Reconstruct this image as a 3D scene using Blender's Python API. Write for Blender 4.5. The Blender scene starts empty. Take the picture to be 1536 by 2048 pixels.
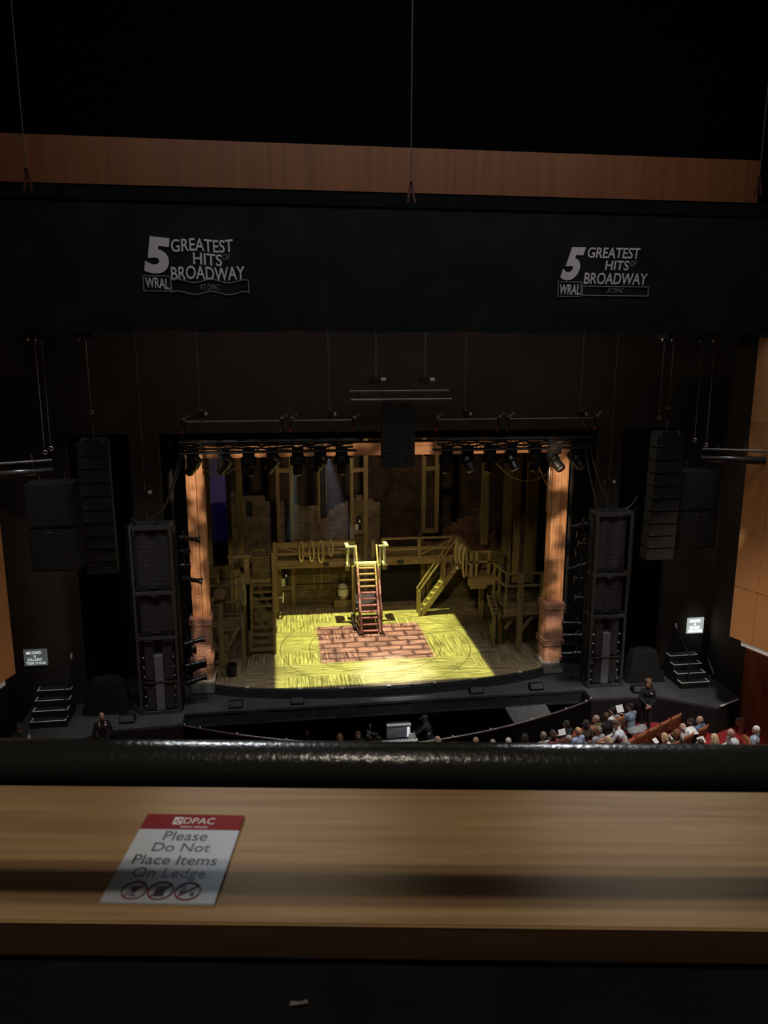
import bpy, bmesh, math, random
from mathutils import Vector, Matrix
random.seed(7)
PI = math.pi
scene = bpy.context.scene
COL = scene.collection
# ------------------------------------------------------------------ survey (eye of the photograph, metres; stage floor is z = 0)
F_PX, PITCH, YAW, ROLL, EYE = 1540.0, math.radians(11.96), math.radians(7.82), math.radians(0.066), 10.9
_fw = Vector((math.sin(YAW)*math.cos(PITCH), math.cos(YAW)*math.cos(PITCH), -math.sin(PITCH)))
_r0 = Vector((math.cos(YAW), -math.sin(YAW), 0)); _u0 = _r0.cross(_fw)
_rt = _r0*math.cos(ROLL) + _u0*math.sin(ROLL); _up = -_r0*math.sin(ROLL) + _u0*math.cos(ROLL)
CAM = Vector((0, 0, EYE))
def _ray(px, py): return _fw*F_PX + _rt*(px-768) - _up*(py-1024)
def at(px, py, Y):
    d = _ray(px, py); return CAM + d*(Y/d.y)
def on(px, py, z):
    d = _ray(px, py); return CAM + d*((z-EYE)/d.z)
CX = 3.3                                  # centre line of the stage

# ------------------------------------------------------------------ materials
def nodes_of(name):
    m = bpy.data.materials.new(name); m.use_nodes = True
    nt = m.node_tree; return m, nt, nt.nodes['Principled BSDF']
def lk(nt, a, b): nt.links.new(a, b)
def N(nt, t, **kw):
    n = nt.nodes.new(t)
    for k, v in kw.items(): setattr(n, k, v)
    return n
def rgba(c): return (c[0], c[1], c[2], 1)
def plain(name, c, rough=.6, metal=0, var=.25, scale=6, bump=0, spec=.5, emit=None, estr=0):
    m, nt, b = nodes_of(name)
    tc = N(nt, 'ShaderNodeTexCoord'); no = N(nt, 'ShaderNodeTexNoise'); no.inputs['Scale'].default_value = scale; no.inputs['Detail'].default_value = 4
    lk(nt, tc.outputs['Object'], no.inputs['Vector'])
    cr = N(nt, 'ShaderNodeValToRGB'); cr.color_ramp.elements[0].position = .3; cr.color_ramp.elements[1].position = .7
    cr.color_ramp.elements[0].color = rgba([x*(1-var) for x in c]); cr.color_ramp.elements[1].color = rgba([min(1, x*(1+var)) for x in c])
    lk(nt, no.outputs['Fac'], cr.inputs['Fac']); lk(nt, cr.outputs['Color'], b.inputs['Base Color'])
    b.inputs['Roughness'].default_value = rough; b.inputs['Metallic'].default_value = metal
    b.inputs['Specular IOR Level'].default_value = spec
    if bump:
        bp = N(nt, 'ShaderNodeBump'); bp.inputs['Strength'].default_value = bump; bp.inputs['Distance'].default_value = .02
        lk(nt, no.outputs['Fac'], bp.inputs['Height']); lk(nt, bp.outputs['Normal'], b.inputs['Normal'])
    if emit:
        b.inputs['Emission Color'].default_value = rgba(emit); b.inputs['Emission Strength'].default_value = estr
    return m
def wood(name, c1, c2, axis='Z', rough=.6, scale=1.0, spec=.3, bands=None, bumps=.15):
    """grain drawn out along one axis"""
    m, nt, b = nodes_of(name)
    tc = N(nt, 'ShaderNodeTexCoord'); mp = N(nt, 'ShaderNodeMapping')
    s = {'X': (.5, 9, 9), 'Y': (9, .5, 9), 'Z': (9, 9, .5)}[axis]
    mp.inputs['Scale'].default_value = [k*scale for k in s]
    no = N(nt, 'ShaderNodeTexNoise'); no.inputs['Scale'].default_value = 1.6; no.inputs['Detail'].default_value = 7; no.inputs['Roughness'].default_value = .65
    lk(nt, tc.outputs['Object'], mp.inputs['Vector']); lk(nt, mp.outputs['Vector'], no.inputs['Vector'])
    cr = N(nt, 'ShaderNodeValToRGB'); cr.color_ramp.elements[0].position = .32; cr.color_ramp.elements[1].position = .68
    cr.color_ramp.elements[0].color = rgba(c1); cr.color_ramp.elements[1].color = rgba(c2)
    lk(nt, no.outputs['Fac'], cr.inputs['Fac']); lk(nt, cr.outputs['Color'], b.inputs['Base Color'])
    b.inputs['Roughness'].default_value = rough; b.inputs['Specular IOR Level'].default_value = spec
    bp = N(nt, 'ShaderNodeBump'); bp.inputs['Strength'].default_value = bumps; bp.inputs['Distance'].default_value = .01
    lk(nt, no.outputs['Fac'], bp.inputs['Height']); lk(nt, bp.outputs['Normal'], b.inputs['Normal'])
    return m
def brick(name, c1, c2, mortar, bw=.24, bh=.08, ms=.012, rough=.85, plane='XZ', worn=.5):
    m, nt, b = nodes_of(name)
    tc = N(nt, 'ShaderNodeTexCoord'); sp = N(nt, 'ShaderNodeSeparateXYZ'); cb = N(nt, 'ShaderNodeCombineXYZ')
    lk(nt, tc.outputs['Object'], sp.inputs[0])
    if plane == 'XZ':
        ad = N(nt, 'ShaderNodeMath'); ad.operation = 'ADD'; lk(nt, sp.outputs['X'], ad.inputs[0]); lk(nt, sp.outputs['Y'], ad.inputs[1])
        lk(nt, ad.outputs[0], cb.inputs[0]); lk(nt, sp.outputs['Z'], cb.inputs[1])
    else:
        lk(nt, sp.outputs['X'], cb.inputs[0]); lk(nt, sp.outputs['Y'], cb.inputs[1])
    no = N(nt, 'ShaderNodeTexNoise'); no.inputs['Scale'].default_value = 2.2; no.inputs['Detail'].default_value = 6
    lk(nt, tc.outputs['Object'], no.inputs['Vector'])
    mx0 = N(nt, 'ShaderNodeVectorMath'); mx0.operation = 'MULTIPLY_ADD'; mx0.inputs[1].default_value = (.05, .03, 0)
    lk(nt, no.outputs['Color'], mx0.inputs[0]); lk(nt, cb.outputs[0], mx0.inputs[2])
    bt = N(nt, 'ShaderNodeTexBrick'); bt.inputs['Scale'].default_value = 1; bt.inputs['Brick Width'].default_value = bw; bt.inputs['Row Height'].default_value = bh
    bt.inputs['Mortar Size'].default_value = ms; bt.inputs['Color1'].default_value = rgba(c1); bt.inputs['Color2'].default_value = rgba(c2); bt.inputs['Mortar'].default_value = rgba(mortar)
    lk(nt, mx0.outputs[0], bt.inputs['Vector'])
    mx = N(nt, 'ShaderNodeMix', data_type='RGBA', blend_type='MULTIPLY'); mx.inputs['Factor'].default_value = worn
    cr = N(nt, 'ShaderNodeValToRGB'); cr.color_ramp.elements[0].position = .35; cr.color_ramp.elements[1].position = .6; cr.color_ramp.elements[0].color = (.35, .32, .3, 1)
    lk(nt, no.outputs['Fac'], cr.inputs['Fac']); lk(nt, bt.outputs['Color'], mx.inputs['A']); lk(nt, cr.outputs['Color'], mx.inputs['B'])
    lk(nt, mx.outputs['Result'], b.inputs['Base Color']); b.inputs['Roughness'].default_value = rough; b.inputs['Specular IOR Level'].default_value = .2
    bp = N(nt, 'ShaderNodeBump'); bp.inputs['Strength'].default_value = .4; bp.inputs['Distance'].default_value = .02; bp.invert = True
    lk(nt, bt.outputs['Fac'], bp.inputs['Height']); lk(nt, bp.outputs['Normal'], b.inputs['Normal'])
    return m
M = {}
M['black'] = plain('black_paint', (.012, .012, .012), .7, var=.3)
M['stageblack'] = plain('stage_black', (.055, .057, .06), .75, var=.25, scale=2)
M['fascia'] = plain('fascia_black', (.03, .031, .032), .7, var=.3, scale=3)
M['wallblack'] = plain('wall_black', (.042, .031, .024), .9, var=.2, scale=1)
M['drop'] = plain('black_velour', (.018, .0205, .024), .95, var=.25, scale=1.2, spec=.1)
M['pit'] = plain('pit_black', (.006, .006, .006), .9)
M['metal'] = plain('black_steel', (.035, .035, .035), .35, .6)
M['metal2'] = plain('grey_steel', (.17, .165, .16), .4, .7)
M['towersteel'] = plain('tower_steel', (.085, .085, .08), .5, .3)
M['steel'] = plain('bright_steel', (.5, .48, .46), .3, .9)
M['speaker'] = plain('speaker_black', (.010, .009, .008), .75, var=.2, spec=.25)
M['speaker2'] = plain('speaker_grille', (.04, .038, .037), .6, var=.2)
M['greyband'] = plain('grey_panel', (.2, .2, .2), .6, var=.08)
M['lamp'] = plain('fixture_black', (.013, .013, .013), .35, .3)
M['lens'] = plain('lens_glass', (.5, .5, .48), .1, .5)
M['white'] = plain('white_paint', (.7, .68, .66), .6, var=.08)
M['whitetape'] = plain('white_tape', (.75, .75, .72), .7, var=.05)
M['rope'] = plain('hemp_rope', (.36, .27, .13), .9, var=.3, scale=30)
M['cable'] = plain('steel_cable', (.1, .097, .093), .5, .3)
M['blackcable'] = plain('rubber_cable', (.05, .05, .05), .5)
M['portal'] = wood('portal_timber', (.24, .11, .05), (.52, .28, .14), 'Z', .6, .8)
M['portalx'] = wood('portal_beam', (.24, .11, .05), (.52, .28, .14), 'X', .6, .8)
M['tz'] = wood('timber_upright', (.13, .085, .035), (.3, .215, .1), 'Z', .65)
M['tx'] = wood('timber_rail', (.13, .085, .035), (.3, .215, .1), 'X', .65)
M['ty'] = wood('timber_depth', (.13, .085, .035), (.3, .215, .1), 'Y', .65)
M['stair'] = wood('stair_red_brown', (.16, .07, .05), (.48, .3, .23), 'X', .5)
M['pale'] = wood('pale_board', (.5, .45, .33), (.7, .65, .52), 'X', .6)
M['brick'] = brick('pier_brick', (.42, .19, .13), (.52, .27, .19), (.22, .17, .14), .22, .08, .012, worn=.5)
M['stone'] = plain('base_stone', (.3, .29, .26), .85, var=.3, scale=5, bump=.3)
M['ruin'] = brick('ruin_brick', (.21, .145, .1), (.29, .2, .14), (.11, .085, .07), .3, .085, .014, worn=.75)
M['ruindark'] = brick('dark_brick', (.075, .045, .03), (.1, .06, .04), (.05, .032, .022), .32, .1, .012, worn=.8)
M['plankwall'] = brick('plank_wall', (.14, .105, .045), (.2, .15, .07), (.055, .04, .02), 1.4, .1, .012, worn=.6)
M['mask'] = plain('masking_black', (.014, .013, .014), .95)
M['orange'] = plain('orange_wood', (.42, .19, .07), .55, var=.08, scale=1.5)
M['mahog'] = wood('mahogany_panel', (.2, .065, .03), (.3, .1, .045), 'Z', .45, .5)
M['carpet'] = plain('red_carpet', (.33, .018, .022), .95, var=.25, scale=9)
M['seatwood'] = wood('seat_wood', (.24, .08, .035), (.38, .15, .07), 'X', .4)
M['redcloth'] = plain('red_upholstery', (.28, .02, .02), .9, var=.2, scale=12)
M['paper'] = plain('white_paper', (.8, .8, .8), .8, var=.04)
M['skin'] = plain('skin', (.52, .3, .21), .6, var=.08)
M['skindark'] = plain('skin_tan', (.38, .2, .13), .6, var=.08)
M['eyes'] = plain('dark_eye', (.03, .02, .015), .3)
M['lip'] = plain('lip', (.4, .14, .12), .5)
# orange band with fine upright ribs
def ribbed(name, c):
    m, nt, b = nodes_of(name)
    tc = N(nt, 'ShaderNodeTexCoord'); mp = N(nt, 'ShaderNodeMapping'); mp.inputs['Scale'].default_value = (5, 5, .15)
    no = N(nt, 'ShaderNodeTexNoise'); no.inputs['Scale'].default_value = 1.3; no.inputs['Detail'].default_value = 5
    lk(nt, tc.outputs['Object'], mp.inputs[0]); lk(nt, mp.outputs[0], no.inputs['Vector'])
    cr = N(nt, 'ShaderNodeValToRGB'); cr.color_ramp.elements[0].position = .3; cr.color_ramp.elements[1].position = .7
    cr.color_ramp.elements[0].color = rgba([x*.8 for x in c]); cr.color_ramp.elements[1].color = rgba([x*1.12 for x in c])
    lk(nt, no.outputs['Fac'], cr.inputs[0]); lk(nt, cr.outputs[0], b.inputs['Base Color']); b.inputs['Roughness'].default_value = .5
    return m
M['band'] = ribbed('canopy_wood', (.25, .09, .032))
# parquet of painted planks on the show floor
def parquet():
    m, nt, b = nodes_of('painted_plank_floor')
    tc = N(nt, 'ShaderNodeTexCoord'); sp = N(nt, 'ShaderNodeSeparateXYZ'); lk(nt, tc.outputs['Object'], sp.inputs[0])
    def tree(rot):
        cb = N(nt, 'ShaderNodeCombineXYZ')
        lk(nt, sp.outputs['Y' if rot else 'X'], cb.inputs[0]); lk(nt, sp.outputs['X' if rot else 'Y'], cb.inputs[1])
        bt = N(nt, 'ShaderNodeTexBrick'); bt.inputs['Scale'].default_value = 1; bt.inputs['Brick Width'].default_value = 1.3; bt.inputs['Row Height'].default_value = .13
        bt.inputs['Mortar Size'].default_value = .008; bt.inputs['Color1'].default_value = (.36, .27, .16, 1); bt.inputs['Color2'].default_value = (.46, .36, .22, 1); bt.inputs['Mortar'].default_value = (.12, .09, .05, 1)
        lk(nt, cb.outputs[0], bt.inputs['Vector'])
        mp = N(nt, 'ShaderNodeMapping'); mp.inputs['Scale'].default_value = (.9, 16, 1); lk(nt, cb.outputs[0], mp.inputs[0])
        no = N(nt, 'ShaderNodeTexNoise'); no.inputs['Scale'].default_value = 1.2; no.inputs['Detail'].default_value = 4; no.inputs['Distortion'].default_value = .6
        lk(nt, mp.outputs[0], no.inputs['Vector'])
        cr = N(nt, 'ShaderNodeValToRGB'); e = cr.color_ramp.elements; e[0].position = .4; e[0].color = (.34, .32, .27, 1); e[1].position = .53; e[1].color = (1, 1, 1, 1)
        lk(nt, no.outputs['Fac'], cr.inputs[0])
        mx = N(nt, 'ShaderNodeMix', data_type='RGBA', blend_type='MULTIPLY'); mx.inputs['Factor'].default_value = .9
        lk(nt, bt.outputs['Color'], mx.inputs['A']); lk(nt, cr.outputs[0], mx.inputs['B'])
        return mx.outputs['Result']
    a, c = tree(False), tree(True)
    # blocks of about 1.3 x 0.95 m turn the planks
    mp = N(nt, 'ShaderNodeMapping'); mp.inputs['Scale'].default_value = (1/1.3, 1/1.04, 0); lk(nt, tc.outputs['Object'], mp.inputs[0])
    fl = N(nt, 'ShaderNodeVectorMath'); fl.operation = 'FLOOR'; lk(nt, mp.outputs[0], fl.inputs[0])
    wn = N(nt, 'ShaderNodeTexWhiteNoise'); wn.noise_dimensions = '2D'; lk(nt, fl.outputs[0], wn.inputs['Vector'])
    gt = N(nt, 'ShaderNodeMath'); gt.operation = 'GREATER_THAN'; gt.inputs[1].default_value = .55; lk(nt, wn.outputs['Value'], gt.inputs[0])
    mx = N(nt, 'ShaderNodeMix', data_type='RGBA'); lk(nt, gt.outputs[0], mx.inputs['Factor']); lk(nt, a, mx.inputs['A']); lk(nt, c, mx.inputs['B'])
    # the two thin circles scribed round the turntable
    def ring(r):
        vm = N(nt, 'ShaderNodeVectorMath'); vm.operation = 'DISTANCE'; vm.inputs[1].default_value = (CX, 26.3, 0)
        cb = N(nt, 'ShaderNodeCombineXYZ'); lk(nt, sp.outputs['X'], cb.inputs[0]); lk(nt, sp.outputs['Y'], cb.inputs[1]); lk(nt, cb.outputs[0], vm.inputs[0])
        s = N(nt, 'ShaderNodeMath'); s.operation = 'SUBTRACT'; s.inputs[1].default_value = r; lk(nt, vm.outputs['Value'], s.inputs[0])
        ab = N(nt, 'ShaderNodeMath'); ab.operation = 'ABSOLUTE'; lk(nt, s.outputs[0], ab.inputs[0])
        l = N(nt, 'ShaderNodeMath'); l.operation = 'LESS_THAN'; l.inputs[1].default_value = .013; lk(nt, ab.outputs[0], l.inputs[0]); return l.outputs[0]
    mxx = N(nt, 'ShaderNodeMath'); mxx.operation = 'MAXIMUM'; lk(nt, ring(2.4), mxx.inputs[0]); lk(nt, ring(3.45), mxx.inputs[1])
    m2 = N(nt, 'ShaderNodeMix', data_type='RGBA'); lk(nt, mxx.outputs[0], m2.inputs['Factor']); lk(nt, mx.outputs['Result'], m2.inputs['A']); m2.inputs['B'].default_value = (.06, .05, .03, 1)
    lk(nt, m2.outputs['Result'], b.inputs['Base Color']); b.inputs['Roughness'].default_value = .5; b.inputs['Specular IOR Level'].default_value = .4
    return m
M['parquet'] = parquet()
def ledge_wood():
    m, nt, b = nodes_of('maple_ledge')
    tc = N(nt, 'ShaderNodeTexCoord'); mp = N(nt, 'ShaderNodeMapping'); mp.inputs['Scale'].default_value = (2.2, 60, 30)
    no = N(nt, 'ShaderNodeTexNoise'); no.inputs['Scale'].default_value = 1.0; no.inputs['Detail'].default_value = 5; no.inputs['Distortion'].default_value = .3
    lk(nt, tc.outputs['Object'], mp.inputs[0]); lk(nt, mp.outputs[0], no.inputs['Vector'])
    cr = N(nt, 'ShaderNodeValToRGB'); e = cr.color_ramp.elements; e[0].position = .3; e[0].color = (.31, .19, .095, 1); e[1].position = .7; e[1].color = (.44, .3, .155, 1)
    lk(nt, no.outputs['Fac'], cr.inputs[0]); lk(nt, cr.outputs[0], b.inputs['Base Color']); b.inputs['Roughness'].default_value = .6; b.inputs['Specular IOR Level'].default_value = .12
    return m
M['ledge'] = ledge_wood()
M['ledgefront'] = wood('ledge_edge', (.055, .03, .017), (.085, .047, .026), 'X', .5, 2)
def glossy_rail():
    m, nt, b = nodes_of('rail_enamel')
    b.inputs['Base Color'].default_value = (.02, .021, .02, 1); b.inputs['Roughness'].default_value = .26
    tc = N(nt, 'ShaderNodeTexCoord'); no = N(nt, 'ShaderNodeTexNoise'); no.inputs['Scale'].default_value = 95; no.inputs['Detail'].default_value = 2
    lk(nt, tc.outputs['Object'], no.inputs['Vector'])
    bp = N(nt, 'ShaderNodeBump'); bp.inputs['Strength'].default_value = .35; bp.inputs['Distance'].default_value = .004
    lk(nt, no.outputs['Fac'], bp.inputs['Height']); lk(nt, bp.outputs['Normal'], b.inputs['Normal'])
    return m
M['rail'] = glossy_rail()
_cl = {}
def cloth(c):
    k = tuple(c)
    if k not in _cl: _cl[k] = plain('cloth_%02d' % len(_cl), c, .9, var=.18, scale=14)
    return _cl[k]

# ------------------------------------------------------------------ mesh building
def WL(o):
    v = Vector((0, 0, 0))
    while o is not None: v += o.location; o = o.parent
    return v
class MB:
    def __init__(s): s.v = []; s.f = []
    def add(s, vs, fs):
        n = len(s.v); s.v += [Vector(p) for p in vs]; s.f += [[n+i for i in f] for f in fs]; return s
    def box(s, x0, x1, y0, y1, z0, z1):
        return s.add([(x0,y0,z0),(x1,y0,z0),(x1,y1,z0),(x0,y1,z0),(x0,y0,z1),(x1,y0,z1),(x1,y1,z1),(x0,y1,z1)],
                     [(3,2,1,0),(4,5,6,7),(0,1,5,4),(1,2,6,5),(2,3,7,6),(3,0,4,7)])
    def bbox(s, x0, x1, y0, y1, z0, z1, b=.01):
        """box with chamfered upright and top edges"""
        bm = bmesh.new(); mb = MB().box(x0,x1,y0,y1,z0,z1)
        vs = [bm.verts.new(p) for p in mb.v]
        for f in mb.f: bm.faces.new([vs[i] for i in f])
        bmesh.ops.bevel(bm, geom=list(bm.edges), offset=b, segments=2, affect='EDGES')
        bm.verts.index_update()
        s.add([v.co.copy() for v in bm.verts], [[v.index for v in f.verts] for f in bm.faces]); bm.free(); return s
    def beam(s, p, q, w, h, up=(0,0,1)):
        p, q = Vector(p), Vector(q); d = (q-p).normalized(); up = Vector(up)
        if abs(d.dot(up)) > .99: up = Vector((0,1,0))
        r = d.cross(up).normalized()*(w/2); u = r.cross(d).normalized()*(h/2)
        vs = [e + a*r + b*u for e in (p, q) for a, b in ((-1,-1),(1,-1),(1,1),(-1,1))]
        return s.add(vs, [(0,1,2,3),(7,6,5,4),(0,4,5,1),(1,5,6,2),(2,6,7,3),(3,7,4,0)])
    def tube(s, p, q, r0, r1=None, n=8):
        r1 = r0 if r1 is None else r1
        p, q = Vector(p), Vector(q); d = (q-p).normalized(); a = d.orthogonal().normalized(); b = d.cross(a)
        vs = []
        for e, r in ((p, r0), (q, r1)):
            vs += [e + (a*math.cos(2*PI*i/n) + b*math.sin(2*PI*i/n))*r for i in range(n)]
        return s.add(vs, [[i, (i+1)%n, n+(i+1)%n, n+i] for i in range(n)] + [list(range(n))[::-1], [n+i for i in range(n)]])
    def path(s, pts, r, n=6, closed=False):
        pts = [Vector(p) for p in pts]; k = len(pts); rings = []; prev = None
        for i in range(k):
            a = pts[(i-1) % k] if (i or closed) else pts[i]; c = pts[(i+1) % k] if (i < k-1 or closed) else pts[i]
            d = (c-a).normalized()
            if prev is None: x = d.orthogonal().normalized()
            else:
                x = prev - d*prev.dot(d); x = x.normalized() if x.length > 1e-6 else d.orthogonal().normalized()
            prev = x; y = d.cross(x)
            rings.append([pts[i] + (x*math.cos(2*PI*j/n) + y*math.sin(2*PI*j/n))*r for j in range(n)])
        vs = [v for g in rings for v in g]; fs = []
        for i in range(k if closed else k-1):
            a, b = i*n, ((i+1) % k)*n
            fs += [[a+j, a+(j+1)%n, b+(j+1)%n, b+j] for j in range(n)]
        if not closed: fs += [list(range(n))[::-1], [(k-1)*n+j for j in range(n)]]
        return s.add(vs, fs)
    def ell(s, c, rad, n=12, m=8, rot=None):
        c = Vector(c); vs = [Vector((0,0,-rad[2]))]; fs = []
        for i in range(1, m):
            t = PI*i/m
            vs += [Vector((math.sin(t)*math.cos(2*PI*j/n)*rad[0], math.sin(t)*math.sin(2*PI*j/n)*rad[1], -math.cos(t)*rad[2])) for j in range(n)]
        vs.append(Vector((0,0,rad[2])))
        fs += [[0, 1+(j+1)%n, 1+j] for j in range(n)]
        for i in range(m-2):
            a, b = 1+i*n, 1+(i+1)*n
            fs += [[a+j, a+(j+1)%n, b+(j+1)%n, b+j] for j in range(n)]
        a = 1+(m-2)*n; fs += [[a+j, a+(j+1)%n, len(vs)-1] for j in range(n)]
        if rot is not None: vs = [rot @ v for v in vs]
        return s.add([v+c for v in vs], fs)
    def cap(s, p, q, r0, r1=None, n=10):
        r1 = r0 if r1 is None else r1
        s.tube(p, q, r0, r1, n); s.ell(p, (r0,)*3, n, 6); s.ell(q, (r1,)*3, n, 6); return s
    def lathe(s, prof, c=(0,0,0), n=16, axis='Z'):
        c = Vector(c); vs = []; fs = []
        for r, z in prof:
            for j in range(n):
                a = 2*PI*j/n
                p = (r*math.cos(a), r*math.sin(a), z) if axis == 'Z' else ((r*math.cos(a), z, r*math.sin(a)) if axis == 'Y' else (z, r*math.cos(a), r*math.sin(a)))
                vs.append(Vector(p)+c)
        for i in range(len(prof)-1):
            a, b = i*n, (i+1)*n
            fs += [[a+j, a+(j+1)%n, b+(j+1)%n, b+j] for j in range(n)]
        fs += [list(range(n))[::-1], [(len(prof)-1)*n+j for j in range(n)]]
        return s.add(vs, fs)
    def prism(s, poly, a, b, plane='XY'):
        """poly extruded between a and b along the third axis"""
        def P(u, v, w): return {'XY': (u, v, w), 'XZ': (u, w, v), 'YZ': (w, u, v)}[plane]
        n = len(poly)
        return s.add([P(u, v, a) for u, v in poly] + [P(u, v, b) for u, v in poly],
                     [list(range(n))[::-1], [n+i for i in range(n)]] + [[i, (i+1)%n, n+(i+1)%n, n+i] for i in range(n)])
    def xform(s, mat): s.v = [mat @ v for v in s.v]; return s
    def mesh(s, name, off=Vector((0,0,0)), smooth=False):
        me = bpy.data.meshes.new(name); me.from_pydata([v-off for v in s.v], [], s.f)
        bm = bmesh.new(); bm.from_mesh(me); bmesh.ops.recalc_face_normals(bm, faces=bm.faces); bm.to_mesh(me); bm.free()
        if smooth:
            for p in me.polygons: p.use_smooth = True
        me.update(); return me
    def build(s, name, mat, parent=None, smooth=False):
        me = s.mesh(name, WL(parent), smooth); me.materials.append(mat)
        return link(name, me, parent)
def link(name, me, parent=None, mat=None):
    o = bpy.data.objects.new(name, me); COL.objects.link(o); o.parent = parent
    if mat is not None:
        o.material_slots[0].link = 'OBJECT'; o.material_slots[0].material = mat
    return o
def tag(o, label, cat, group=None, kind=None):
    o['label'] = label; o['category'] = cat
    if group: o['group'] = group
    if kind: o['kind'] = kind
    return o
def thing(name, label, cat, loc=(0,0,0), group=None, rz=0):
    o = bpy.data.objects.new(name, None); COL.objects.link(o); o.location = loc; o.rotation_euler = (0, 0, rz); o.empty_display_size = .2
    return tag(o, label, cat, group)
def struct(name, mb, mat, parent=None, smooth=False):
    o = mb.build(name, mat, parent, smooth)
    if parent is None: o['kind'] = 'structure'
    return o
def dup(root, loc, rz=0, label=None, group=None):
    r = root.copy(); COL.objects.link(r); r.location = loc; r.rotation_euler = (0, 0, rz)
    if label: r['label'] = label
    if group: r['group'] = group
    for ch in list(root.children):
        c = ch.copy(); COL.objects.link(c); c.parent = r
        for g in list(ch.children):
            d = g.copy(); COL.objects.link(d); d.parent = c
    return r
ORD = ['first','second','third','fourth','fifth','sixth','seventh','eighth','ninth','tenth','eleventh','twelfth']

# ------------------------------------------------------------------ lettering
def text_mb(s, bold=0, shear=0, depth=.004, spacing=1.0):
    cu = bpy.data.curves.new('letters', 'FONT'); cu.body = s; cu.size = 1; cu.extrude = depth; cu.offset = bold; cu.shear = shear; cu.space_character = spacing; cu.resolution_u = 4
    o = bpy.data.objects.new('letters', cu); COL.objects.link(o)
    dg = bpy.context.evaluated_depsgraph_get(); me = o.evaluated_get(dg).to_mesh()
    mb = MB(); mb.add([v.co.copy() for v in me.vertices], [list(p.vertices) for p in me.polygons])
    o.evaluated_get(dg).to_mesh_clear(); bpy.data.objects.remove(o); bpy.data.curves.remove(cu)
    return mb
def fit(mb, w, h):
    """scale flat lettering to w x h with its lower left corner at 0,0"""
    xs = [v.x for v in mb.v]; ys = [v.y for v in mb.v]
    a, b, c, d = min(xs), max(xs), min(ys), max(ys)
    for v in mb.v: v.x = (v.x-a)/(b-a)*w; v.y = (v.y-c)/(d-c)*h
    return mb
def wall_text(dst, s, x0, x1, z0, z1, Y, bold=.02, shear=0, th=.006):
    """lettering standing on a wall that faces the house"""
    mb = fit(text_mb(s, bold, shear), x1-x0, z1-z0)
    zs = [v.z for v in mb.v]; a, b = min(zs), max(zs)
    dst.add([(x0+v.x, Y - (v.z-a)/(b-a)*th, z0+v.y) for v in mb.v], mb.f)

# ================================================================== SETTING
# auditorium shell
st = struct('ceiling', MB().box(-14, 20, -4, 36, 20, 20.3), M['black'])
struct('wall_upper', MB().box(-14, 20, 18.9, 19.2, 12.0, 20), plain('upper_black', (.003, .0035, .0045), .95, spec=0))
# proscenium wall with the stage opening and two dark side bays
YP = 23.5
mb = MB().box(-8.8, 15.4, YP, YP+.3, 8.42, 20)
mb.box(-4.39, -3.55, YP, YP+.3, -1, 8.42); mb.box(10.25, 10.99, YP, YP+.3, -1, 8.42)
mb.box(-8.8, -6.21, YP, YP+.3, -1, 8.42); mb.box(12.85, 15.4, YP, YP+.3, -1, 8.42)
struct('wall_proscenium', mb, M['wallblack'])
struct('wall_rear', MB().box(-9, 16, 37, 37.3, -3, 14), M['mask'])
struct('wall_wing', MB().box(-8.8, -3.4, 27.5, 27.7, -1, 9).box(10.2, 15.4, 27.5, 27.7, -1, 9), M['mask'])
# house floor in red carpet, with the orchestra pit cut in along a curve
FZ = -.9
arc = [(4.74,19.93),(6.26,20.3),(8.02,20.93),(9.31,21.54),(9.66,21.75)]
pitarc = [(2*CX-x, y) for x, y in reversed(arc)] + [(CX, 19.75)] + arc
floor_poly = [(-16,-4),(22,-4),(22,24),(9.66,24),] + list(reversed(pitarc)) + [(-3.06,24),(-16,24)]
struct('floor', MB().prism(floor_poly, FZ-.1, FZ), M['carpet'])
struct('floor_pit', MB().box(-3.4, 10, 19.4, 24.2, -2.3, -2.2), M['pit'])
pw = MB()
for i in range(len(pitarc)-1):
    (x0,y0),(x1,y1) = pitarc[i], pitarc[i+1]
    pw.beam((x0,y0,-1.6),(x1,y1,-1.6),.05,1.25)
struct('wall_pit', pw, M['pit'])
# black stage apron with wings running out to the side walls
half = [(9.68,22.34),(9.66,21.67),(11.83,21.55),(13.31,20.55),(14.4,21.05),(14.4,23.4)]
ap = half + [(14.4,23.9),(10.9,23.9),(10.9,36),(2*CX-10.9,36),(2*CX-10.9,23.9)] + [(2*CX-14.4,23.9)] + [(2*CX-x, y) for x, y in reversed(half)]
struct('floor_stage', MB().prism(ap, -.08, 0), M['stageblack'])
# skirts of the apron
sk = MB()
def skirt(pts, z0, z1, th=.04):
    for (x0,y0),(x1,y1) in zip(pts, pts[1:]): sk.beam((x0,y0,(z0+z1)/2),(x1,y1,(z0+z1)/2), th, z1-z0)
skirt([(9.66,22.36),(9.66,21.69),(11.83,21.57),(13.31,20.57),(14.38,21.07)], FZ, -.081)
skirt([(2*CX-x, y) for x, y in [(9.66,22.36),(9.66,21.69),(11.83,21.57),(13.31,20.57),(14.38,21.07)]], FZ, -.081)
struct('wall_apron', sk, M['pit'])
fs = MB().box(-3.08, 9.68, 22.36, 22.5, -.45, -.08).box(-3.08, 9.68, 22.33, 22.37, -.47, -.42)
for x in (-1.14, 1.6, 4.0, 6.6):
    fs.box(x, x+.58, 22.345, 22.365, -.4, -.1)
fs.box(-3.1, 9.7, 23.6, 23.7, -2.2, -.08)
struct('wall_fascia', fs, M['fascia'])
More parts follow.
